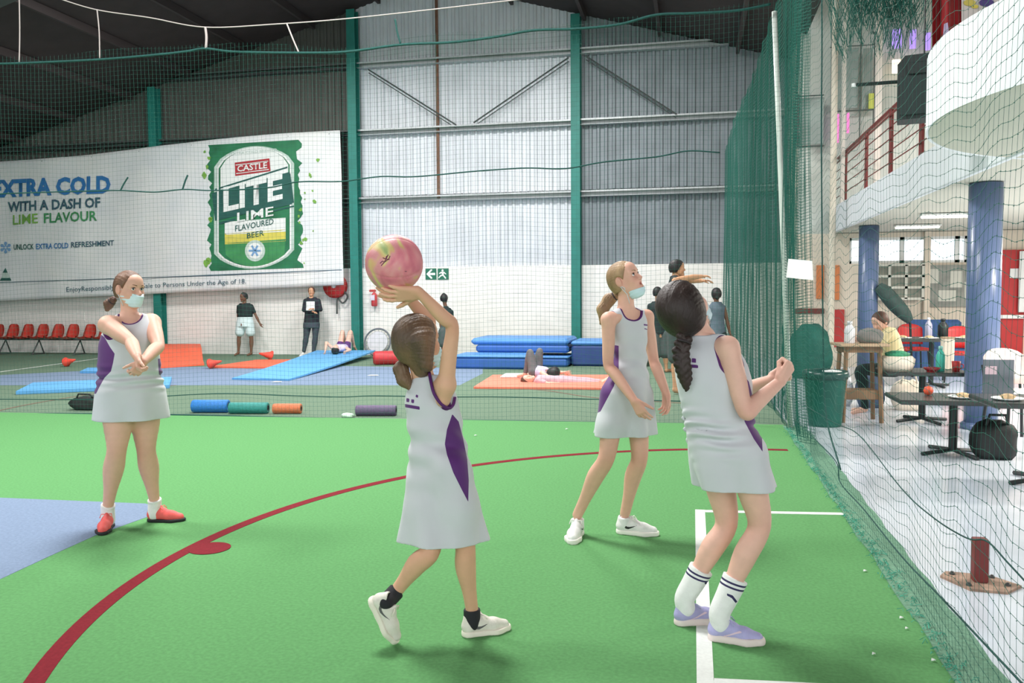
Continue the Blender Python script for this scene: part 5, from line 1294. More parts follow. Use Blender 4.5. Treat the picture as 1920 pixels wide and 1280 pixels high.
    # ---- mask
    if c.get('mask'):
        mk = c['mask']; M_ = Field(H.c-.17, H.c+.17, .0036); M_.add(H.E(0, .028, -.03, .060, .068, .088), 0); M_.add(H.E(0, .070, -.048, .040, .050, .054), .03); M_.add(H.C((0, .07, -.094), (0, .074, -.09), .025), .02)
        for q in (-1, 1): M_.add(H.C((q*.046, .0, -.045), (q*.014, .064, -.092), .027, .024), .02)
        if c.get('chin'): M_.add(H.E(0, .040, -.112, .046, .05, .030), .02)
        M_.cut(H.P(0, .0, mk[0]), H.u*math.cos(mk[2])+H.f*math.sin(mk[2])); M_.cut(H.P(0, 0, mk[1]), -H.u); M_.cut(H.P(0, mk[3], 0), -H.f)
        M_.disp(lambda X, Y, Z: .0012*np.sin(((X-H.c[0])*H.u[0]+(Y-H.c[1])*H.u[1]+(Z-H.c[2])*H.u[2])*330))
        mo = npmesh('face_mask', *M_.mesh(), maskm, root, base)
        for q in (-1, 1):
            for zz in (mk[0]-.006, mk[1]+.012): MB().tube([Vector(H.P(q*.052, mk[3]+.006, zz)-base), Vector(H.P(q*.074, .012, zz*.6-.004)-base), Vector(H.P(q*.082, -.016, .012 if zz > -.06 else -.02)-base)], .0018, 5).build('ear_loop', maskm, mo, True)
    return root, base, J, legs, H
def sock(root, base, pts, rs, m, name='sock', g=.006, stripes=None, stripem=None, marks=None):
    P = np.array(pts); T = Field(P.min(0)-.08, P.max(0)+.08, .004); limb(T, pts, rs, .008, g); T.cut(P[0], nrm(P[0]-P[1])); Vv, Q = T.mesh(); t = (Vv-P[0]) @ nrm(P[-1]-P[0])
    for (a, w) in (stripes or []):
        (nv, nt), (Vv, Q) = split(Vv, Q, np.abs(t-a)-w); npmesh('sock_stripe', nv, nt, stripem, root, base); t = (Vv-P[0]) @ nrm(P[-1]-P[0])
    for o in (marks or []):
        (nv, nt), (Vv, Q) = split(Vv, Q, polyf(Vv, Q, o)); 
        if len(nt): npmesh('sock_mark', nv, nt, stripem, root, base)
    npmesh(name, Vv, Q, m, root, base)
def GF(px, py, z=0.0): return V3(F(px, py, z))
def fold(n, amp, zlo, zhi, ph=0.0, sec=None):
    def fn(th, Z):
        w = np.clip((zhi-Z)/(zhi-zlo), 0, 1)**1.2; d = -amp*w*(np.sin(n*th+ph)+.5*np.sin((n+2)*th*1.0+1.3+ph))
        return d + (sec(th, Z) if sec else 0)
    return fn
def ripples(zc, h, amp, fr, ph=0.0, tilt=.0): return lambda th, Z: amp*np.exp(-((Z-zc)/h)**2)*np.sin((Z-zc)*fr+ph+1.2*np.sin(th*2+ph)+tilt*np.cos(th))

# ---- girl with coral shoes, arms stretched down in front
cA = dict(feet=dict(R=((214, 975), (191, 1004), .235), L=((279, 977), (347, 976), .235)), ears=True, label='person with arms clasped in front wearing mask and coral shoes', z0=5.2, s=.96, w=1.32, aw=1.28, skin=skinA, face_body=(.5, 0, .85),
  J=dict(hipR=(224, 742, -.05), hipL=(270, 742, .06), kneeR=(219, 842, -.09), kneeL=(274, 842, .06), ankR=(208, 955, -.08), ankL=(287, 942, .17), shR=(203, 609, -.08), elR=(245, 640, -.22), wrR=(257, 668, -.40), shL=(284, 605, .07), elL=(297, 648, -.12), wrL=(268, 678, -.36), neck=(243, 590, .0)),
  head=(243, 542, -.01), hf=(.86, -.06, .5), hu=(.05, 1, 0), hs=.92, crotch=745,
  rows=[(590, 220, 272, .55, 0), (604, 204, 282, .6, 0), (620, 194, 290, .66, 0), (645, 187, 296, .72, 0), (668, 187, 297, .76, -.01), (690, 185, 300, .8, -.01), (704, 188, 300, .8, 0), (730, 183, 306, .8, 0), (760, 179, 311, .8, 0), (785, 176, 314, .78, 0)],
  nk=(.045, .012, .062, .07, .075), ah=.066, panels=[[(188, 626), (196, 632), (206, 650), (215, 663), (212, 680), (208, 696), (196, 708), (187, 724), (180, 738), (170, 738), (172, 700), (176, 660)], [(296, 672), (310, 672), (310, 706), (298, 702)]],
  hair=hairm('hair_brown', (88, 62, 50), (130, 96, 76)), tails=[[(212, 562, .05, .022), (204, 570, .06, .026), (201, 580, .06, .014)]], knot=(0, -.09, -.03), hline=((.066, .082), (.004, -.03)), mask=(.004, -.122, .34, .006), look=(-.35, 0), brow=(120, 84, 62), mouth=0,
  handR=dict(d=(.15, -.75, .3), n=(.75, -.1, -.25), curl=(.85, .9, .95, .95)), handL=dict(d=(-.45, -.75, .25), n=(-.5, .1, -.6), curl=(.8, .85, .9, .9)))
zt_ = wp3(240, 705, 5.2)[2]
cA['folds'] = fold(5, .010, zt_-.26, zt_, .4, ripples(zt_-.01, .06, .009, 120))
root, base, J, legs, H = figure(cA)
coral = mat('shoe_coral', (236, 96, 92), .6, .1, 20, .2, 200); bsole = mat('sole_black', (30, 32, 36), .7); corall = mat('lace_coral', (242, 130, 120), .7)
for q in 'RL':
    hl, toe, d = cA['ft'][q]; L = .235
    shoe(root, base, hl, hl+d*L, HU, coral, bsole, corall, sole_t=.02); a = hl+d*.048*L/.245; a = np.array([a[0], a[1], .075]); p0 = J['ank'+q]+(J['knee'+q]-J['ank'+q])*.06
    sock(root, base, [p0, J['ank'+q], a, a-HU*.03], [.036, .034, .034, .034], wsock)

# ---- blond girl looking up, mask under the chin
cC = dict(feet=dict(R=((1092, 988), (1072, 1021), .25), L=((1149, 998), (1235, 1004), .25)), ears=True, chin=True, label='person with blond ponytail looking up, mask under chin, white shoes', z0=4.9, s=.97, w=.95, skin=skinC, face_body=(.6, 0, .8),
  J=dict(hipR=(1154, 742, -.05), hipL=(1194, 742, .05), kneeR=(1137, 858, -.08), kneeL=(1199, 858, .0), ankR=(1085, 976, -.08), ankL=(1171, 976, .08), shR=(1141, 599, -.08), elR=(1141, 684, -.08), wrR=(1190, 752, -.2), shL=(1212, 594, .1), elL=(1226, 676, .08), wrL=(1249, 737, .0), neck=(1174, 578, .0)),
  head=(1172, 524, -.02), hf=(.77, .36, .56), hu=(-.36, 1, -.1), hs=.90, crotch=745, mouth=.003,
  rows=[(582, 1152, 1206, .55, 0), (600, 1142, 1214, .62, 0), (625, 1145, 1214, .7, 0), (660, 1151, 1212, .75, 0), (690, 1146, 1214, .8, 0), (730, 1133, 1219, .8, 0), (780, 1122, 1224, .75, 0), (822, 1114, 1228, .7, 0)],
  nk=(.045, .005, .058, .07, .075), panels=[[(1148, 646), (1160, 648), (1160, 694), (1151, 724), (1126, 771), (1118, 775), (1120, 740), (1130, 704), (1148, 690)]], marks=[[(1207, 607), (1215, 608), (1215, 611), (1207, 610)], [(1208, 615), (1214, 616), (1214, 618), (1208, 617)]],
  hair=hairm('hair_blond', (128, 100, 74), (178, 148, 112)), tails=[[(1156, 553, .06, .024), (1142, 562, .08, .034), (1130, 580, .08, .032), (1128, 606, .07, .012)]], knot=(0, -.09, -.02), hline=((.066, .08), (.006, -.028)), mask=(-.078, -.165, .1, -.012), look=(-.15, .1), brow=(150, 118, 84), iris=(86, 100, 110),
  handR=dict(d=(.45, -.8, .25), n=(.5, .1, -.8), curl=(.25, .35, .5, .6), thumb=(.5, .5)), handL=dict(d=(.0, -1, .1), n=(-.75, 0, .5), curl=(.35, .4, .45, .5), thumb=(.5, .4)))
zc_ = wp3(1172, 700, 4.9)[2]; cC['folds'] = fold(5, .018, zc_-.38, zc_, 1.0, ripples(zc_+.06, .14, .006, 62, .5, 2.0))
root, base, J, legs, H = figure(cC)
wsho = mat('shoe_white', (228, 228, 226), .6, .04, 30, .2, 200); wsol = mat('sole_white', (236, 234, 226), .6); blk_mark = mat('mark_black', (34, 34, 38), .6)
for q in 'RL':
    heel, toe, d = cC['ft'][q]; shoe(root, base, heel, heel+d*.25, HU, wsho, wsol, wsol, swoosh=SWOOSH, mark_mat=blk_mark)
    a = heel+d*.05; a = np.array([a[0], a[1], .085]); sock(root, base, [a+HU*.012, a, a-HU*.03], [.034, .034, .034], wsock, g=.004)

# ---- small girl throwing the ball
cB = dict(feet=dict(R=((861, 1194), (956, 1178), .215)), label='small person seen from behind raising the pink ball with both hands', z0=3.5, s=.84, w=.95, skin=skinB, face_body=(.72, 0, -.7),
  J=dict(hipR=(846, 880, -.06), hipL=(800, 880, .06), kneeR=(872, 1018, -.06), kneeL=(808, 1028, -.10), ankR=(882, 1146, .02), ankL=(740, 1112, .0), shR=(836, 722, -.09), elR=(848, 612, -.15), wrR=(786, 548, -.235), shL=(784, 712, .12), elL=(806, 604, .10), wrL=(764, 556, .0), neck=(797, 708, .02)),
  head=(783, 641, .0), hf=(.74, .04, -.67), hu=(-.05, 1, 0), hs=.93, crotch=890,
  rows=[(706, 778, 836, .6, 0), (726, 764, 850, .65, 0), (752, 758, 860, .7, 0), (800, 765, 868, .74, 0), (845, 769, 875, .76, 0), (890, 766, 883, .78, 0), (940, 760, 893, .76, 0), (985, 753, 904, .74, 0), (1015, 748, 911, .72, 0)],
  nk=(.02, .012, .056, .06, .05), ah=.074, raised=True, piping=[[(805, 698), (808, 716), (814, 738), (827, 757), (841, 765), (850, 758), (853, 744)]], panels=[[(848, 776), (860, 790), (868, 820), (876, 860), (879, 900), (878, 941), (866, 918), (850, 886), (838, 852), (834, 832), (838, 805)]],
  marks=[[(759, 757), (787, 762), (787, 768), (758, 763)], [(762, 746), (768, 747), (767, 754), (762, 753)], [(771, 748), (777, 749), (776, 756), (771, 755)], [(780, 739), (784, 741), (784, 746), (779, 744)]],
  hair=hairm('hair_darkblond', (82, 66, 54), (124, 98, 74)), tails=[[(757, 678, .02, .020), (752, 692, .0, .028), (758, 712, -.01, .026), (770, 728, -.02, .010)]], knot=(-.03, -.09, -.05), hlow=-.085, hg=.016, hline=((.062, .085), (.020, -.08)),
  mass=[((790, 640, -.08), (795, 682, -.08), .045, .022), ((772, 648, .0), (790, 692, -.03), .062, .034), ((803, 630, -.06), (806, 690, -.07), .024, .010)], mask=(-.004, -.115, .28, .012),
  handR=dict(d=(-.96, -.06, .10), n=(-.05, .62, -.75), curl=((.12, .28, .2), (.12, .3, .2), (.12, .3, .2), (.14, .3, .2)), spread=.16, thumb=(.75, .1), tcurl=.15, s=.98), handL=dict(d=(-.75, .35, -.5), n=(-.2, .7, .75), curl=(.25, .25, .25, .28), spread=.2, thumb=(.8, .3), s=.95))
zb_ = wp3(820, 860, 3.5)[2]; cB['folds'] = fold(5, .022, zb_-.36, zb_, 2.2, ripples(zb_+.05, .12, .008, 58, 1.0, 2.5))
root, base, J, legs, H = figure(cB)
cshoe = mat('shoe_cream', (218, 214, 204), .65, .06, 30, .2, 200); csole = mat('sole_cream', (232, 226, 212), .65); dsole = mat('sole_worn', (150, 140, 126), .8, .2, 20)
hl, toe, d = cB['ft']['R']; shoe(root, base, hl, hl+d*.215, HU, cshoe, csole, csole, swoosh=SWOOSH, mark_mat=mat('mark_grey', (92, 90, 92), .6))
a = hl+d*.045; a = np.array([a[0], a[1], .07]); sock(root, base, [a+HU*.04, a, a-HU*.02], [.030, .030, .030], bsock, g=.005)
tl = GF(740, 1208); tl[2] = .004; hl = wp3(692, 1122, 3.46); dd = nrm(tl-hl); upv = D3(.86, .42, .25); shoe(root, base, tl-dd*.215, tl, upv, cshoe, csole, csole, swoosh=SWOOSH, mark_mat=MATS['mark_grey'])
hl = tl-dd*.215; upn = nrm(upv-dd*(upv@dd)); a = hl+dd*.045+upn*.06; sock(root, base, [J['ankL']+(J['kneeL']-J['ankL'])*.06, J['ankL']*.5+a*.5, a], [.030, .030, .029], bsock, g=.005)

# ---- girl with the long braid, leaning back
cD = dict(feet=dict(R=((1330, 1197), (1434, 1208), .225), L=((1276, 1170), (1354, 1162), .222)), label='person with long dark braid leaning back beside the side net', z0=3.5, s=.92, w=1.0, aw=1.12, skin=skinD, face_body=(.62, 0, -.78),
  J=dict(hipR=(1398, 852, -.05), hipL=(1342, 852, .06), kneeR=(1424, 985, -.02), kneeL=(1362, 982, .10), ankR=(1374, 1150, -.04), ankL=(1314, 1128, .10), shR=(1364, 652, -.07), elR=(1398, 772, -.13), wrR=(1462, 716, -.04), shL=(1288, 656, .13), elL=(1376, 738, .30), wrL=(1446, 712, .12), neck=(1322, 632, .03)),
  head=(1284, 580, .0), hf=(.52, .60, -.61), hu=(-.60, .75, .25), hs=.99, crotch=860,
  rows=[(628, 1296, 1356, .58, 0), (645, 1275, 1378, .62, 0), (680, 1264, 1400, .66, 0), (715, 1268, 1410, .7, 0), (760, 1278, 1410, .72, 0), (800, 1285, 1413, .75, 0), (840, 1290, 1428, .78, 0), (880, 1297, 1441, .76, 0), (922, 1308, 1452, .72, 0)],
  nk=(.0, .018, .055, .06, .045), ah=.07, panels=[[(1394, 703), (1404, 715), (1412, 745), (1424, 775), (1428, 805), (1430, 847), (1413, 822), (1396, 790), (1396, 760), (1397, 735)]],
  marks=[[(1266, 681), (1309, 684), (1309, 690), (1266, 687)], [(1289, 670), (1294, 670), (1294, 679), (1289, 679)], [(1297, 671), (1305, 672), (1305, 680), (1297, 679)], [(1267, 670), (1273, 670), (1273, 679), (1267, 679)]],
  hair=hairm('hair_dark', (40, 30, 28), (62, 48, 44)), tails=[[(1284, 636, -.10, .026), (1276, 665, -.11, .027), (1280, 692, -.11, .027), (1285, 714, -.10, .022), (1287, 730, -.09, .010)]], braid=True, knot=(0, -.08, -.08), hlow=-.085, hg=.022, hline=((.060, .09), (.012, -.06)), mask=(-.004, -.115, .28, .016),
  handR=dict(d=(.5, .75, -.1), n=(-.5, .3, -.7), curl=(1.35, 1.4, 1.4, 1.4), thumb=(.15, .5), tcurl=.35, tl=.62, s=1.0, spread=.03), handL=dict(d=(.8, .35, .1), n=(.1, .5, .6), curl=(1.3, 1.35, 1.4, 1.4), thumb=(.15, .5), tcurl=.35, tl=.62, s=.95, spread=.03))
zd_ = wp3(1345, 805, 3.5)[2]; cD['folds'] = fold(5, .017, zd_-.25, zd_-.05, 0.6, lambda th, Z: .012*np.exp(-((Z-zd_)/.085)**2)*np.sin((Z-zd_)*135+1.6*np.sin(th*1.5+.4)+1.1*np.sin(th*3.1))*(.55+.45*np.sin(th*2.3+Z*22)))
root, base, J, legs, H = figure(cD)
lil = mat('shoe_lilac', (172, 168, 214), .55, .12, 16, .2, 200); psole = mat('sole_pinkwhite', (228, 214, 210), .6); pk_mark = mat('mark_pink', (226, 200, 214), .6); nav_s = mat('stripe_navy', (42, 34, 84), .7)
STRIPE = [(.06, .03), (.075, .03), (.15, .058), (.14, .062)]
for q, mk in (('R', [[(1363, 1112), (1374, 1116), (1383, 1128), (1379, 1130), (1372, 1121), (1363, 1116)]]), ('L', [[(1322, 1090), (1334, 1096), (1330, 1099), (1321, 1094)]])):
    heel, toe, d = cD['ft'][q]; shoe(root, base, heel, toe, HU, lil, psole, lil, swoosh=STRIPE, mark_mat=pk_mark, sole_t=.032)
    a = heel+d*.05; a = np.array([a[0], a[1], .07]); ank = J['ank'+q]; kn = J['knee'+q]; top_ = ank+(kn-ank)*.40
    sock(root, base, [top_, ank+(kn-ank)*.2, ank, a], [.046, .041, .037, .035], wsock, g=.006, stripes=[(.018, .004), (.036, .004)], stripem=nav_s, marks=mk)
# ---- the ball
bc_ = wp3(739, 494, 3.3); R_ = .1115
bl = empty('netball', Vector(bc_)-Vector((0, 0, R_)), 'pink ball with yellow and green swirls held overhead', 'ball')
bm_ = bpy.data.materials.new('ball_pink'); bm_.use_nodes = True; nt = bm_.node_tree; b = nt.nodes['Principled BSDF']; b.inputs['Roughness'].default_value = .45
tc = nt.nodes.new('ShaderNodeTexCoord'); n1 = nt.nodes.new('ShaderNodeTexNoise'); n1.inputs['Scale'].default_value = 5.5; n1.inputs['Distortion'].default_value = 2.2; n1.inputs['Detail'].default_value = 1.5; nt.links.new(tc.outputs['Object'], n1.inputs['Vector'])
rp_ = nt.nodes.new('ShaderNodeValToRGB'); cr2 = rp_.color_ramp; cr2.elements[0].position = .30; cr2.elements[0].color = (*lin((206, 108, 128)), 1); cr2.elements[1].position = .74; cr2.elements[1].color = (*lin((206, 196, 128)), 1)
for p_, c_ in ((.42, (222, 132, 142)), (.52, (224, 152, 154)), (.57, (222, 176, 128)), (.63, (218, 206, 136)), (.68, (166, 186, 124))): e = cr2.elements.new(p_); e.color = (*lin(c_), 1)
nt.links.new(n1.outputs[0], rp_.inputs[0]); nt.links.new(rp_.outputs[0], b.inputs['Base Color'])
n2 = nt.nodes.new('ShaderNodeTexVoronoi'); n2.inputs['Scale'].default_value = 300; nt.links.new(tc.outputs['Object'], n2.inputs['Vector']); bp = nt.nodes.new('ShaderNodeBump'); bp.inputs['Strength'].default_value = .25; bp.inputs['Distance'].default_value = .002; nt.links.new(n2.outputs[0], bp.inputs['Height']); nt.links.new(bp.outputs[0], b.inputs['Normal'])
G = Field(bc_-R_, bc_+R_, .004); G.add(ell(bc_, [R_]*3), 0)
NS = [nrm(v) for v in ((.9, .3, .5), (-.4, .8, .6), (.2, -.5, .9))]
def seams(X, Y, Z):
    x, y, z = X-bc_[0], Y-bc_[1], Z-bc_[2]; d = 0
    for n in NS: d = d+.0022*np.exp(-((x*n[0]+y*n[1]+z*n[2])/.0028)**2)
    return d
G.disp(seams); bo_ = V3(bl.location); npmesh('ball_skin', *G.mesh(), bm_, bl, bo_)
scr = MB()
def on_ball(u, v, lift=.0012):
    o = HR*u+HU*v; k = math.sqrt(max(0, 1-(u*u+v*v))); return Vector(bc_+(o-HF*k)*(R_+lift)-bo_)
for P_ in ([(-.30, -.10), (-.20, .0), (-.12, .14), (-.06, .26), (-.12, .20), (-.16, .06)], [(-.24, .16), (-.14, .12), (-.02, .10)], [(-.34, -.02), (-.26, .05), (-.18, .02), (-.12, .06), (-.04, .12), (.0, .22)]):
    scr.tube([on_ball(*p) for p in P_], .0016, 5)
o = part(scr, 'script_print', mat('script_dark', (120, 52, 84), .6), bl); o['kind'] = 'stuff'
pv = MB(); pv.lathe([(.004, 0), (.004, .002)], 8, c=on_ball(.5, -.3)); part(pv, 'valve', mat('valve_dark', (90, 60, 70), .6), bl)
# ================================================================== PEOPLE IN THE BACKGROUND
def bystander(c):
    z0 = c['z0'] if 'z0' in c else min(depth_at(F(*c['feet'])), depth_at(PY(*c['feet'], 18.25))); s = c['s']; J = {k: wp3(v[0], v[1], z0+(v[2] if len(v) > 2 else 0)) for k, v in c['J'].items()}
    lie = c.get('lie'); base = np.array([*((J['hipR']+J['hipL'])/2)[:2], c.get('bz', 0.0)]); root = empty('person', Vector(base), c['label'], 'person', 'people in the background')
    f = D3(*c['f']); back = -f.copy(); back[2] = 0
    H = Head(wp3(*c['head'][:2], z0+(c['head'][2] if len(c['head']) > 2 else 0)), D3(*c['hf']), D3(*c.get('hu', (0, 1, 0))), c.get('hs', .92))
    legs = {q: leg_pts(J['hip'+q], J['knee'+q], J['ank'+q], s, c.get('w', 1), back*.6) for q in 'RL'}; arms = {q: arm_pts(J['sh'+q], J['el'+q], J['wr'+q], s, c.get('w', 1)) for q in 'RL'}
    nb = J['neck']; hc = H.P(0, -.018, -.05); allp = np.array(list(J.values())+[H.c]); lo, hi = allp.min(0)-.2, allp.max(0)+.2
    lo[2] = max(lo[2], c.get('bz', 0)-.02)
    def torso(E, g):
        if lie:
            ch = (J['shR']+J['shL'])/2; hp = (J['hipR']+J['hipL'])/2; d = nrm(ch-hp); sd = nrm(np.cross(d, HU))*.055*s
            for q in (-1, 1): E.add(cone(hp+sd*q, ch-d*.04+sd*q, .085*s+g, .09*s+g), .03)
        else: E.add(rowloft(c['rows'], z0, g), .02)
        for q in 'RL': E.add(cone(nb-HU*.02, J['sh'+q], .04*s+g, .042*s+g), .03)
    B = Field(lo, hi, .009); torso(B, -.014)
    for q in 'RL':
        limb(B, *legs[q], k=.025); limb(B, *arms[q], k=.018)
        w = J['wr'+q]; hd = nrm(w-J['el'+q]); hand(B, w, hd, nrm(np.cross(hd, f)+.01)*(1 if q == 'R' else -1), 1 if q == 'R' else -1, .95*s, (.3, .3, .35, .4), .14)
        if not c.get('shoes'):
            a = J['ank'+q]; toe = a+D3(*c.get('toe', (0, 0, 1)))*.14; toe[2] = max(c.get('bz', 0)+.03, .03); B.add(cone(a-HU*.02, toe, .034*s, .026*s), .02)
    B.add(cone(nb-HU*.03, hc, .047*s, .042*s), .02)
    Hd = Field(H.c-.17, H.c+.17, .006); H.skin(Hd); Vv, Q = join([B.mesh(), Hd.mesh()]); npmesh('body', Vv, Q, c['skin'], root, base, {'flush': H.flush(Vv)})
    # hair
    G = H.hair_cap(Field(H.c-.2, H.c+.2, .006), c.get('hg', .014), c.get('hlow', -.06))
    for (x, y, z, r) in c.get('bun', []): G.add(H.E(x, y, z, r, r, r*1.2), .02)
    npmesh('hair', *G.mesh(), c['hair'], root, base)
    if c.get('eyes', False): H.eyes(root, base)
    # top
    if c.get('top'):
        m, sl = c['top']; T = Field(lo, hi, .008); torso(T, .006)
        for q in 'RL':
            P, R = arms[q]
            if sl > 0:
                e = P[0]+(P[2]-P[0])*min(1, sl*2); T.add(cone(P[0], e, R[0]+.012, R[2]+.016), .015)
                if sl > .5: T.add(cone(P[2], P[2]+(P[4]-P[2])*(sl-.5)*2, R[2]+.014, R[4]+.012), .015)
            else: T.sub(cone(J['sh'+q]+nrm(J['sh'+q]-nb)*.03, J['sh'+q]+nrm(J['sh'+q]-nb)*.04-HU*.04, .05*s, .05*s), .004)
        T.sub(ell(nb+f*.02+HU*.02, [.06*s, .06*s, .05*s]), .004)
        if 'tophem' in c: T.cut([0, 0, wp3(c['head'][0], c['tophem'], z0)[2]], -HU)
        mesh = T.mesh()
        for o, mm in c.get('prints', []): mesh = poly_parts(mesh, [o], mm, 'print', root, base)
        npmesh(c.get('topname', 'shirt'), *mesh, m, root, base)
    if c.get('bottom'):
        m, k, g = c['bottom']; T = Field(lo, hi, .008)
        if lie: T.add(cone(J['hipR'], J['hipL'], .09*s, .09*s), .03)
        else:
            rr_ = [r for r in c['rows'] if r[0] >= c['waist']]
            if len(rr_) > 1: T.add(rowloft(rr_, z0, .010), .02)
        for q in 'RL':
            P, R = legs[q]
            if k <= .5: T.add(cone(P[0], P[0]+(P[2]-P[0])*k*2, R[0]+g, R[1]+g*1.5), .03)
            else: limb(T, P[:-1]+[P[-2]+(P[-1]-P[-2])*min(1, (k-.5)*2)], R, .02, g)
        npmesh(c.get('botname', 'shorts'), *T.mesh(), m, root, base)
    if c.get('shoes'):
        for q in 'RL':
            a = J['ank'+q]; d = D3(*c.get('toe', (0, 0, 1))); hl = np.array([a[0], a[1], c.get('bz', 0)])-d*.05; shoe(root, base, hl, hl+d*.24, HU, c['shoes'], c['shoes'], c['shoes'], h=.008)
    return root
dskin = skin_mat('skin_brown', (112, 78, 60), (120, 70, 60)); tskin = skin_mat('skin_tan', (206, 156, 122), (190, 110, 90)); lskin = skin_mat('skin_rose', (228, 184, 164), (200, 120, 104))
bh = hairm('hair_black', (24, 22, 24), (44, 40, 42)); brh = hairm('hair_midbrown', (70, 44, 36), (104, 70, 56))
tee = mat('tee_black', (26, 40, 42), .85, .1, 20); jean = mat('jeans_slate', (62, 70, 80), .85, .15, 20); hood = mat('hoodie_navy', (34, 36, 46), .85, .1, 20); pshort = mat('shorts_pale', (206, 226, 228), .8, .05, 20); gsh = mat('shorts_grey', (74, 84, 84), .85, .1, 20); legg = mat('leggings_grey', (108, 108, 112), .85, .1, 20); lav = mat('top_lavender', (206, 196, 224), .8, .05, 20)
bystander(dict(label='person in black tee and pale shorts standing by the wall', feet=(460, 665), s=.92, f=(-.3, 0, .9), skin=dskin, hair=bh, head=(457, 557), hf=(-.6, -.15, .8), hs=.9, bun=[(0, .0, .1, .03)],
  J=dict(neck=(458, 570), shR=(448, 575), shL=(471, 574), elR=(446, 592, .05), wrR=(452, 604, -.08), elL=(480, 592), wrL=(487, 606), hipR=(452, 606), hipL=(467, 606), kneeR=(448, 634), kneeL=(471, 634), ankR=(447, 660), ankL=(471, 661)),
  rows=[(568, 450, 468, .6, 0), (578, 446, 474, .65, 0), (594, 446, 473, .7, 0), (604, 445, 474, .7, 0), (612, 445, 475, .7, 0)], top=(tee, .3), tophem=601, waist=590, bottom=(pshort, .30, .03), toe=(-.3, 0, 1)))
bystander(dict(label='person in navy hoodie and jeans with folded arms by the wall', feet=(580, 664), s=.97, f=(.1, 0, 1), skin=tskin, hair=brh, head=(584, 546), hf=(.05, -.1, 1), hs=.9,
  J=dict(neck=(584, 558), shR=(573, 564), shL=(597, 564), elR=(570, 581, -.05), wrR=(586, 584, -.2), elL=(601, 580, -.05), wrL=(588, 579, -.22), hipR=(577, 608), hipL=(592, 608), kneeR=(574, 632), kneeL=(591, 632), ankR=(570, 657), ankL=(588, 659)),
  rows=[(557, 577, 592, .6, 0), (566, 570, 600, .62, 0), (588, 572, 598, .7, 0), (604, 570, 598, .7, 0), (614, 569, 598, .7, 0)], top=(hood, .95), topname='hoodie', tophem=612, waist=600, bottom=(jean, 1.0, .014), botname='jeans', shoes=MATS['shoe_white'], toe=(-.3, 0, .9), prints=[([(574, 565), (590, 565), (590, 582), (574, 582)], MATS['print_white'])]))
bystander(dict(label='person with black bun standing behind the throwing girl', feet=(838, 676), s=.9, f=(.3, 0, -.9), skin=dskin, hair=bh, head=(833, 560), hf=(.3, 0, -.9), hs=.85, hg=.02, bun=[(0, -.03, .1, .04)],
  J=dict(neck=(836, 574), shR=(846, 585), shL=(828, 585), elR=(848, 605), wrR=(846, 622), elL=(826, 605), wrL=(828, 622), hipR=(843, 622), hipL=(831, 622), kneeR=(843, 648), kneeL=(831, 648), ankR=(842, 672), ankL=(832, 672)),
  rows=[(578, 829, 844, .6, 0), (588, 825, 849, .65, 0), (608, 827, 847, .7, 0), (630, 826, 849, .7, 0)], top=(tee, .3), tophem=620, waist=606, bottom=(gsh, .4, .03), toe=(0, 0, -1)))
bystander(dict(label='person in dark tee and grey shorts behind the braided girl', feet=(1240, 698), s=.92, f=(.5, 0, -.8), skin=tskin, hair=bh, head=(1233, 549), hf=(.5, 0, -.8), hs=.9,
  J=dict(neck=(1233, 566), shR=(1248, 574), shL=(1219, 574), elR=(1252, 600), wrR=(1250, 624), elL=(1216, 600), wrL=(1220, 624), hipR=(1245, 628), hipL=(1229, 628), kneeR=(1248, 662), kneeL=(1230, 662), ankR=(1249, 692), ankL=(1231, 692)),
  rows=[(565, 1224, 1244, .6, 0), (575, 1217, 1250, .65, 0), (605, 1220, 1248, .7, 0), (632, 1218, 1252, .7, 0)], top=(tee, .3), tophem=626, waist=606, bottom=(gsh, .48, .035), toe=(.6, 0, -.5)))
bystander(dict(label='tall bare shouldered person pointing both arms sideways behind the braided girl', z0=12.0, s=1.12, f=(1, 0, .1), skin=tskin, hair=bh, head=(1270, 503), hf=(1, .0, .1), hs=.98, hg=.02,
  J=dict(neck=(1266, 518), shR=(1266, 526, -.16), shL=(1266, 526, .16), elR=(1294, 520, -.12), wrR=(1316, 518, -.05), elL=(1294, 526, .14), wrL=(1317, 526, .08), hipR=(1266, 608, -.1), hipL=(1266, 608, .1), kneeR=(1268, 670, -.1), kneeL=(1268, 670, .1), ankR=(1266, 728, -.1), ankL=(1266, 728, .1)),
  rows=[(518, 1258, 1276, .9, 0), (530, 1254, 1279, 1.3, 0), (570, 1255, 1278, 1.2, 0), (620, 1254, 1279, 1.2, 0)], top=(tee, 0), tophem=612, waist=590, bottom=(gsh, .48, .03), toe=(1, 0, 0)))
bystander(dict(label='person with black hair in blue grey tank top beside the net curtain', feet=(1346, 702), s=.93, f=(.2, 0, -1), skin=dskin, hair=bh, head=(1343, 552), hf=(.1, -.05, -1), hs=.92, hg=.02, bun=[(0, -.09, -.06, .035)],
  J=dict(neck=(1343, 568), shR=(1357, 577), shL=(1331, 577), elR=(1363, 600), wrR=(1368, 622), elL=(1327, 600), wrL=(1327, 622), hipR=(1352, 630), hipL=(1337, 630), kneeR=(1353, 664), kneeL=(1337, 664), ankR=(1354, 697), ankL=(1337, 697)),
  rows=[(566, 1335, 1352, .6, 0), (578, 1330, 1359, .65, 0), (600, 1333, 1357, .7, 0), (632, 1328, 1361, .7, 0)], top=(mat('tank_slate', (88, 104, 116), .85, .1, 20), 0), topname='tank_top', tophem=632, waist=606, bottom=(tee, .5, .03), toe=(0, 0, -1)))
zl = depth_at(F(640, 675)); mz = .10
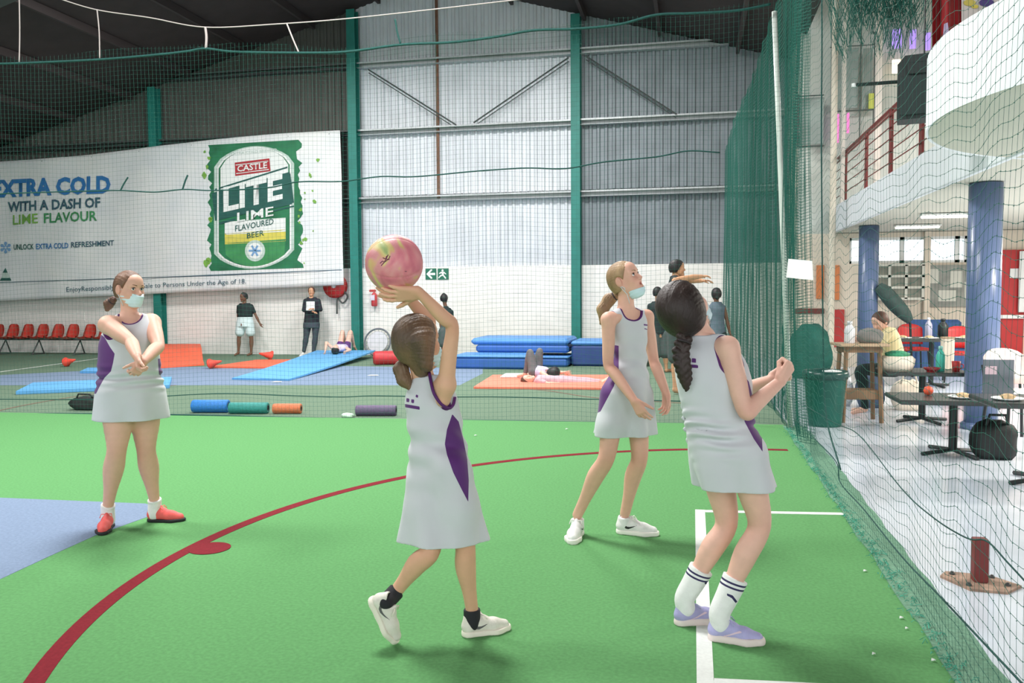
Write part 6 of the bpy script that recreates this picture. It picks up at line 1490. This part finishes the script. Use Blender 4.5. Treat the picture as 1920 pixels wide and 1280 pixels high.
bystander(dict(label='person lying with raised knees on the curled blue mat', z0=zl, lie=True, bz=.1, s=.9, f=(0, .5, .3), skin=lskin, hair=bh, head=(629, 655, -.05), hf=(.1, .95, .25), hu=(.0, -.2, 1), hs=.9, hg=.018,
  J=dict(neck=(634, 654, .1), shR=(624, 653, .18), shL=(648, 652, .18), elR=(612, 642, .15), wrR=(610, 657, .0), elL=(656, 656, .1), wrL=(648, 659, -.05), hipR=(637, 652, .62), hipL=(650, 652, .62), kneeR=(642, 622, .75), kneeL=(657, 622, .75), ankR=(648, 648, 1.0), ankL=(664, 648, 1.0)),
  top=(lav, 0), bottom=(MATS['dress_purple'], .12, .012), toe=(.2, 0, -1)))
z1 = depth_at(F(1010, 716))
bystander(dict(label='person lying with raised knees in grey leggings on the salmon mat', z0=z1, lie=True, bz=.042, s=.9, f=(.3, .5, .3), skin=lskin, hair=bh, head=(1036, 699, -.1), hf=(.3, .4, -.9), hu=(.8, .4, .3), hs=.98, hg=.022,
  J=dict(neck=(1027, 701, .0), shR=(1016, 699, -.12), shL=(1024, 697, .14), elR=(1030, 708, -.25), wrR=(1044, 711, -.3), elL=(1044, 698, .2), wrL=(1058, 698, .12), hipR=(1000, 696, .05), hipL=(1008, 694, .25), kneeR=(994, 660, .1), kneeL=(1012, 658, .25), ankR=(985, 699, .2), ankL=(1000, 698, .4)),
  top=(lav, 0), bottom=(legg, .92, .008), botname='leggings', toe=(-.5, 0, -.3)))
bystander(dict(label='person with brown hair lying flat on the salmon mat', z0=z1-.25, lie=True, bz=.042, s=.88, f=(0, .9, .2), skin=lskin, hair=brh, head=(990, 713), hf=(.0, .8, .5), hu=(-1, .1, 0), hs=.9, hg=.02,
  J=dict(neck=(1003, 714), shR=(1009, 714, -.14), shL=(1009, 711, .14), elR=(1028, 719, -.2), wrR=(1046, 719, -.15), elL=(1028, 712, .2), wrL=(1046, 711, .2), hipR=(1052, 715, -.07), hipL=(1052, 713, .07), kneeR=(1086, 717, -.07), kneeL=(1088, 713, .1), ankR=(1124, 719, -.08), ankL=(1126, 715, .1)),
  top=(mat('top_pinkgrey', (196, 166, 176), .8, .08, 20), .3), bottom=(MATS['top_pinkgrey'], .9, .01), botname='leggings', toe=(.6, .3, 0)))
zm = 9.9; fl_z = F(1675, 770)
bystander(dict(label='person in pale yellow top seated at the table behind the side net', z0=zm, s=.95, f=(-.9, 0, .2), skin=lskin, hair=brh, head=(1650, 603, .0), hf=(-.8, -.45, .3), hu=(-.3, 1, .1), hs=.95,
  J=dict(neck=(1662, 616), shR=(1668, 622, -.14), shL=(1666, 622, .14), elR=(1646, 650, -.16), wrR=(1616, 640, -.12), elL=(1640, 645, .14), wrL=(1614, 640, .1), hipR=(1676, 692, -.09), hipL=(1676, 692, .09), kneeR=(1614, 694, -.1), kneeL=(1614, 694, .1), ankR=(1622, 764, -.1), ankL=(1622, 764, .1)),
  rows=[(614, 1652, 1676, .8, 0), (626, 1648, 1684, .95, 0), (655, 1652, 1692, .95, 0), (698, 1656, 1696, .95, 0)], top=(mat('top_yellow', (236, 220, 172), .8, .06, 14), .7), tophem=690, waist=670, bottom=(tee, .95, .014), botname='trousers', toe=(-1, 0, 0)))
